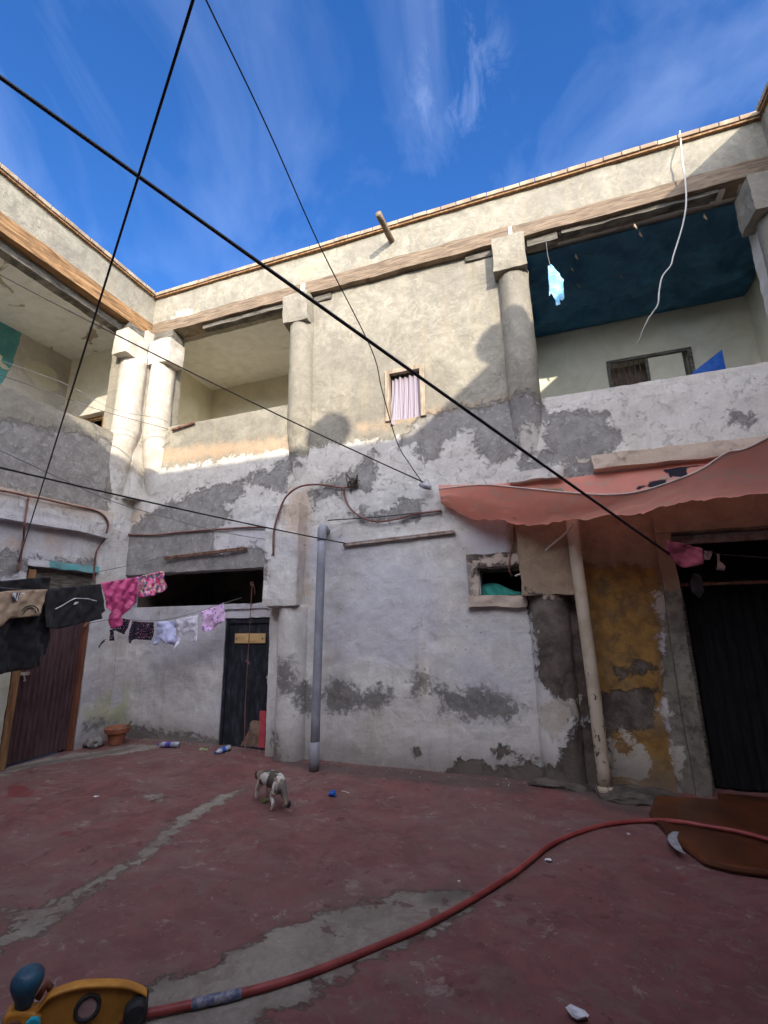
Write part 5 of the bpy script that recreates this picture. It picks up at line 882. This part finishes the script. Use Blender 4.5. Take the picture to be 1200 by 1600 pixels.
crumple(fl_(150, 1245), .018, 1, M['paper'], 'paper_scrap', 'tiny pale paper scrap on the floor far left of the cat', 'paper scrap', .25, 6)
crumple(fl_(717, 1378), .008, 1, M['paper'], 'paper_scrap', 'tiny white speck of paper by the grey patch', 'paper scrap', .6, 7)
crumple(fl_(982, 1304), .012, 1, M['paper'], 'paper_scrap', 'tiny white paper speck right of the hose crest', 'paper scrap', .6, 8)
m = MB(); m.tube([fl_(534, 1236, .006), fl_(540, 1237, .008), fl_(546, 1240, .006)], .005, 5); tag(m.build('twig', M['hem']), 'pale pinkish strip beside the blue plastic scrap', 'strip')
m = MB(); rnd = random.Random(5)
for i in range(330):
    k = rnd.random()
    if k < .45: x, y = rnd.uniform(-5.9, -3.4), 5.55-abs(rnd.gauss(0, .12))
    elif k < .8: x, y = rnd.uniform(-3.2, .3), 5.36-abs(rnd.gauss(0, .10))
    else: x, y = rnd.uniform(-5.8, .8), rnd.uniform(1.8, 5.2)
    q = rnd.uniform(.003, .012)*(1 if y > 4.9 else .55); zz_ = hz(x, y)+q*.4; P = []
    for a, b, c in ((-1, -.8, -.6), (1, -.7, -.5), (.8, .9, -.6), (-.9, .8, -.5), (-.6, -.5, .7), (.7, -.6, .5), (.5, .6, .8), (-.6, .5, .6)): P.append((x+a*q*rnd.uniform(.6, 1.3), y+b*q*rnd.uniform(.6, 1.3), zz_+c*q*rnd.uniform(.5, 1)))
    m.add(P, [(0, 3, 2, 1), (4, 5, 6, 7), (0, 1, 5, 4), (1, 2, 6, 5), (2, 3, 7, 6), (3, 0, 4, 7)])
tag(m.build('plaster_crumbs', M['rock']), 'fallen plaster crumbs and grit scattered along the foot of the walls', 'grit', kind='stuff')
for i in range(16):
    pass
# ------------------------------------------------------------------ hose
hp = [(-60, 1660), (60, 1625), (150, 1602), (230, 1584), (310, 1567), (400, 1546), (480, 1522), (560, 1491), (640, 1457), (700, 1427), (750, 1398), (800, 1366), (830, 1343), (860, 1320), (900, 1302), (950, 1288), (1010, 1282), (1060, 1284), (1110, 1292), (1160, 1301), (1230, 1320)]
hpts = []
for i, (x, y) in enumerate(hp):
    z = .02 if x < 1020 else .07; q = fl_(x, y, z); hpts.append(q)
m = MB(); m.tube(spline(hpts, 8), .0165, 12); ho = tag(m.build('hose', M['hose'], smooth=True), 'long red hose snaking across the floor from the toy to the tiled step', 'hose')
m = MB(); sp_ = spline(hpts, 8); m.tube(sp_[int(4.0*8)-1:int(4.0*8)+7], .0195, 12); m.build('tape_wrap', M['bluetape'], ho, smooth=True)
# ------------------------------------------------------------------ tiled step on the right
m = MB(); P = [(.76, 5.14), (.64, 4.72), (.70, 4.30), (.82, 3.95), (.95, 3.90), (2.88, 3.90), (2.88, 5.36), (1.3, 5.36), (1.27, 5.18)]
bm = bmesh.new(); vs = [bm.verts.new((x, y, .0)) for x, y in P]; f = bm.faces.new(vs); r_ = bmesh.ops.extrude_face_region(bm, geom=[f]); [setattr(v.co, 'z', .05) for v in r_['geom'] if isinstance(v, bmesh.types.BMVert)]
bm.verts.index_update(); m.add([v.co for v in bm.verts], [[v.index for v in f.verts] for f in bm.faces]); bm.free(); st = tag(m.build('door_step', M['step'], bevel=.025), 'low orange-brown step with worn edge in front of the dark doorway', 'step')
m = MB(); cr2 = [tuple(((0.0 + (fw+rt*((a-600)/720)+up*((800-b)/720)).x*((.0535-1.6)/(fw+rt*((a-600)/720)+up*((800-b)/720)).z)), ((fw+rt*((a-600)/720)+up*((800-b)/720)).y*((.0535-1.6)/(fw+rt*((a-600)/720)+up*((800-b)/720)).z)))) for a, b in ((1063, 1300), (1052, 1299), (1044, 1304), (1043, 1311), (1048, 1320), (1057, 1328), (1070, 1334))]; wd = [.004, .022, .036, .042, .040, .026, .004]
V = []
for (x, y), w in zip(cr2, wd): V += [(x, y, .0535), (x+w*1.5, y-w*.25, .0535)]
m.add(V, [(2*i, 2*i+1, 2*i+3, 2*i+2) for i in range(6)]); m.build('worn_crescent', M['crescent'], st)
stone((.62, 5.22, -.03), (.36, .24, .05), 'low dark lump of mortar at the foot of the cream pipe', 'mortar', 'mortar_lump', 11, 'mortar lump')
stone((-.02, 5.28, -.03), (.30, .10, .05), 'broken plaster heap at the foot of the damaged column', 'mortar', 'mortar_lump', 14, 'mortar lump')
# ------------------------------------------------------------------ cat
def skin(name, nodes, edges, mat, root, parent=None, loc=(0, 0, 0), rz=0, sub=2):
    me = bpy.data.meshes.new(name); me.from_pydata([n_[0] for n_ in nodes], edges, []); o = bpy.data.objects.new(name, me); COL.objects.link(o)
    bm = bmesh.new(); bm.from_mesh(me); ly = bm.verts.layers.skin.verify(); bm.verts.ensure_lookup_table()
    for v, n_ in zip(bm.verts, nodes): r = n_[1]; v[ly].radius = (r, r) if not isinstance(r, tuple) else r; v[ly].use_root = False
    bm.verts[root][ly].use_root = True; bm.to_mesh(me); bm.free()
    a = o.modifiers.new('skin', 'SKIN'); a.use_smooth_shade = True; b = o.modifiers.new('sub', 'SUBSURF'); b.levels = sub; b.render_levels = sub
    me.materials.append(mat); o.location = loc; o.rotation_euler = (0, 0, rz); return o
# local axes: -x = head, +x = tail, legs to z=0
N_ = [((.12, 0, .19), (.056, .060)), ((.05, 0, .185), (.060, .066)), ((-.03, 0, .182), (.056, .062)), ((-.10, 0, .19), (.044, .052)), ((-.15, 0, .178), (.038, .040)), ((-.185, .0, .166), (.029, .030)), ((-.22, 0, .158), (.034, .035)), ((-.250, 0, .143), (.019, .018)),
      ((.17, 0, .18), (.040, .043)), ((.205, 0, .165), (.026, .026)), ((.232, 0, .12), (.021, .021)), ((.25, .0, .075), (.018, .018)), ((.278, 0, .058), (.016, .016)), ((.300, 0, .080), (.015, .015)), ((.305, 0, .105), (.010, .010))]
E2 = [(0, 1), (1, 2), (2, 3), (3, 4), (4, 5), (5, 6), (6, 7), (0, 8), (8, 9), (9, 10), (10, 11), (11, 12), (12, 13), (13, 14)]
def leg(att, pts):
    i0 = len(N_)
    for p in pts: N_.append(p)
    E2.append((att, i0)); [E2.append((i0+k, i0+k+1)) for k in range(len(pts)-1)]
for sy, fx in ((1, .0), (-1, .03)):
    leg(3, [((-.105, sy*.036, .135), (.026, .028)), ((-.115-fx, sy*.038, .085), (.017, .017)), ((-.118-fx, sy*.038, .03), (.0135, .0135)), ((-.132-fx, sy*.038, .012), (.016, .011))])
for sy, fx in ((1, .0), (-1, .03)):
    leg(8, [((.145, sy*.034, .135), (.028, .030)), ((.120-fx*.5, sy*.036, .095), (.020, .021)), ((.165-fx, sy*.042, .055), (.015, .014)), ((.155-fx, sy*.042, .02), (.013, .013)), ((.135-fx, sy*.042, .010), (.016, .010))])
cat = skin('cat', N_, E2, M['cat'], 1); tag(cat, 'calico cat, white with dark and ginger patches, walking away on the red floor', 'cat')
cp = Vector((-2.52, 4.05, 0)); hd = Vector((-2.70, 4.14, 0))-Vector((-2.38, 3.95, 0)); ang = math.atan2(-hd.y, -hd.x)
cat.location = cp + Vector((0, 0, .003)); cat.rotation_euler = (0, 0, ang); cat.scale = (1.17, 1.2, 1.17)
def catpart(name, m, mat):
    me = bpy.data.meshes.new(name); me.from_pydata([tuple(v) for v in m.v], [], m.f); me.materials.append(mat); o = bpy.data.objects.new(name, me); COL.objects.link(o); o.parent = cat; return o
for sy in (-1, 1):
    m = MB(); b_ = Vector((-.210, sy*.022, .181)); m.add([b_+Vector((-.012, -sy*.010, 0)), b_+Vector((.012, -sy*.008, .0)), b_+Vector((.002, sy*.012, -.006)), b_+Vector((.002, sy*.006, .026))], [(0, 1, 3), (1, 2, 3), (2, 0, 3), (0, 2, 1)]); catpart('ear', m, M['cat'])
    m = MB(); m.lathe((-.242, sy*.018, .166), [(0, -.005), (.004, -.003), (.005, 0), (.004, .003), (0, .005)], 8); catpart('eye', m, M['eye'])
m = MB(); m.lathe((-.268, 0, .146), [(0, -.004), (.005, 0), (0, .004)], 8); catpart('nose', m, M['nose'])
# ------------------------------------------------------------------ ride-on toy
pa, pb = Vector((-2.069, 1.581, 0)), Vector((-1.741, 1.892, 0)); tu = (pb-pa).normalized(); tn = Vector((tu.y, -tu.x, 0)); L3 = lambda s, z, d=0: pa+tu*s+tn*d+Vector((0, 0, z))
toy = thing('ride_on_toy', tuple(L3(.22, 0)), 'orange-yellow plastic ride-on toy with dark blue knob lying at the bottom left', 'toy')
m = MB(); top = spline([(x, 0, z) for x, z in ((.055, .125), (.082, .160), (.112, .183), (.20, .187), (.30, .165), (.375, .140), (.43, .108), (.455, .088))], 6)
P = [L3(p.x, p.z, -.025) for p in top] + [L3(.44, .03, -.025), L3(.38, -.0, -.025), L3(.20, .0, -.025), L3(.07, .03, -.025)]
m.prism(P, tn*.035); m.build('body_panel', M['yellow2'], toy)
m = MB(); V = []; 
for p in top:
    for (dd, dz) in ((-.022, -.006), (-.022, .006), (.024, .006), (.024, -.006)): V.append(L3(p.x, p.z+dz, dd))
nT = len(top); m.add(V, [(i*4+k, i*4+(k+1) % 4, (i+1)*4+(k+1) % 4, (i+1)*4+k) for i in range(nT-1) for k in range(4)] + [(0, 1, 2, 3), ((nT-1)*4+3, (nT-1)*4+2, (nT-1)*4+1, (nT-1)*4)]); m.build('top_rim', M['yellow'], toy, bevel=.005, smooth=True)
m = MB(); m.prism([L3(s, z, -.04) for s, z in ((-.05, .02), (-.035, .165), (-.02, .175), (.015, .165), (.06, .15), (.085, .135), (.09, .06), (.09, .02))], tn*.07); m.build('front_block', M['yellow'], toy, bevel=.014)
def disc(c, nrm, r, h, mat, name, parent, n=28, prof=None, bevel=.004, smooth=False):
    nrm = Vector(nrm).normalized(); m = MB(); m.tube([c, c+nrm*h], r, n); return m.build(name, mat, parent, bevel=bevel)
c = L3(.240, .106, .012); m = MB(); ringp = [c+(tu*math.cos(q)+Vector((0, 0, 1))*math.sin(q)*1.0)*.040 for q in np.linspace(0, 2*math.pi, 33)]; m.tube(ringp, .0085, 8); rg = m.build('ring', M['rubber'], toy, smooth=True)
disc(L3(.240, .106, .008), tn, .036, .006, M['ringfill'], 'ring_plate', rg, bevel=0)
m = MB(); ball = [(0, -.04), (.030, -.035), (.034, -.01), (.046, .015), (.056, .040), (.054, .062), (.040, .080), (.02, .088), (0, .090)]
m.lathe(L3(.020, .200, -.01), ball, 20); kb = m.build('knob', M['blueplastic'], toy, smooth=True)
disc(L3(.062, .118, .028), tn, .026, .018, M['cyan'], 'button', toy)
disc(L3(-.005, .118, .03), tn, .034, .012, M['redwood'], 'front_wheel', toy)
m = MB(); wc = L3(.418, .052, -.07); m.tube([wc, wc+tn*.02, wc+tn*.115, wc+tn*.13], [.036, .045, .045, .036], 24); m.build('rear_wheel', M['rubber'], toy, smooth=False, bevel=.003)
m = MB(); m.tube([L3(.06, .165, -.03), L3(.085, .205, -.03), L3(.10, .185, -.03)], .014, 8); m.build('handle', M['redwood'], toy, smooth=True)
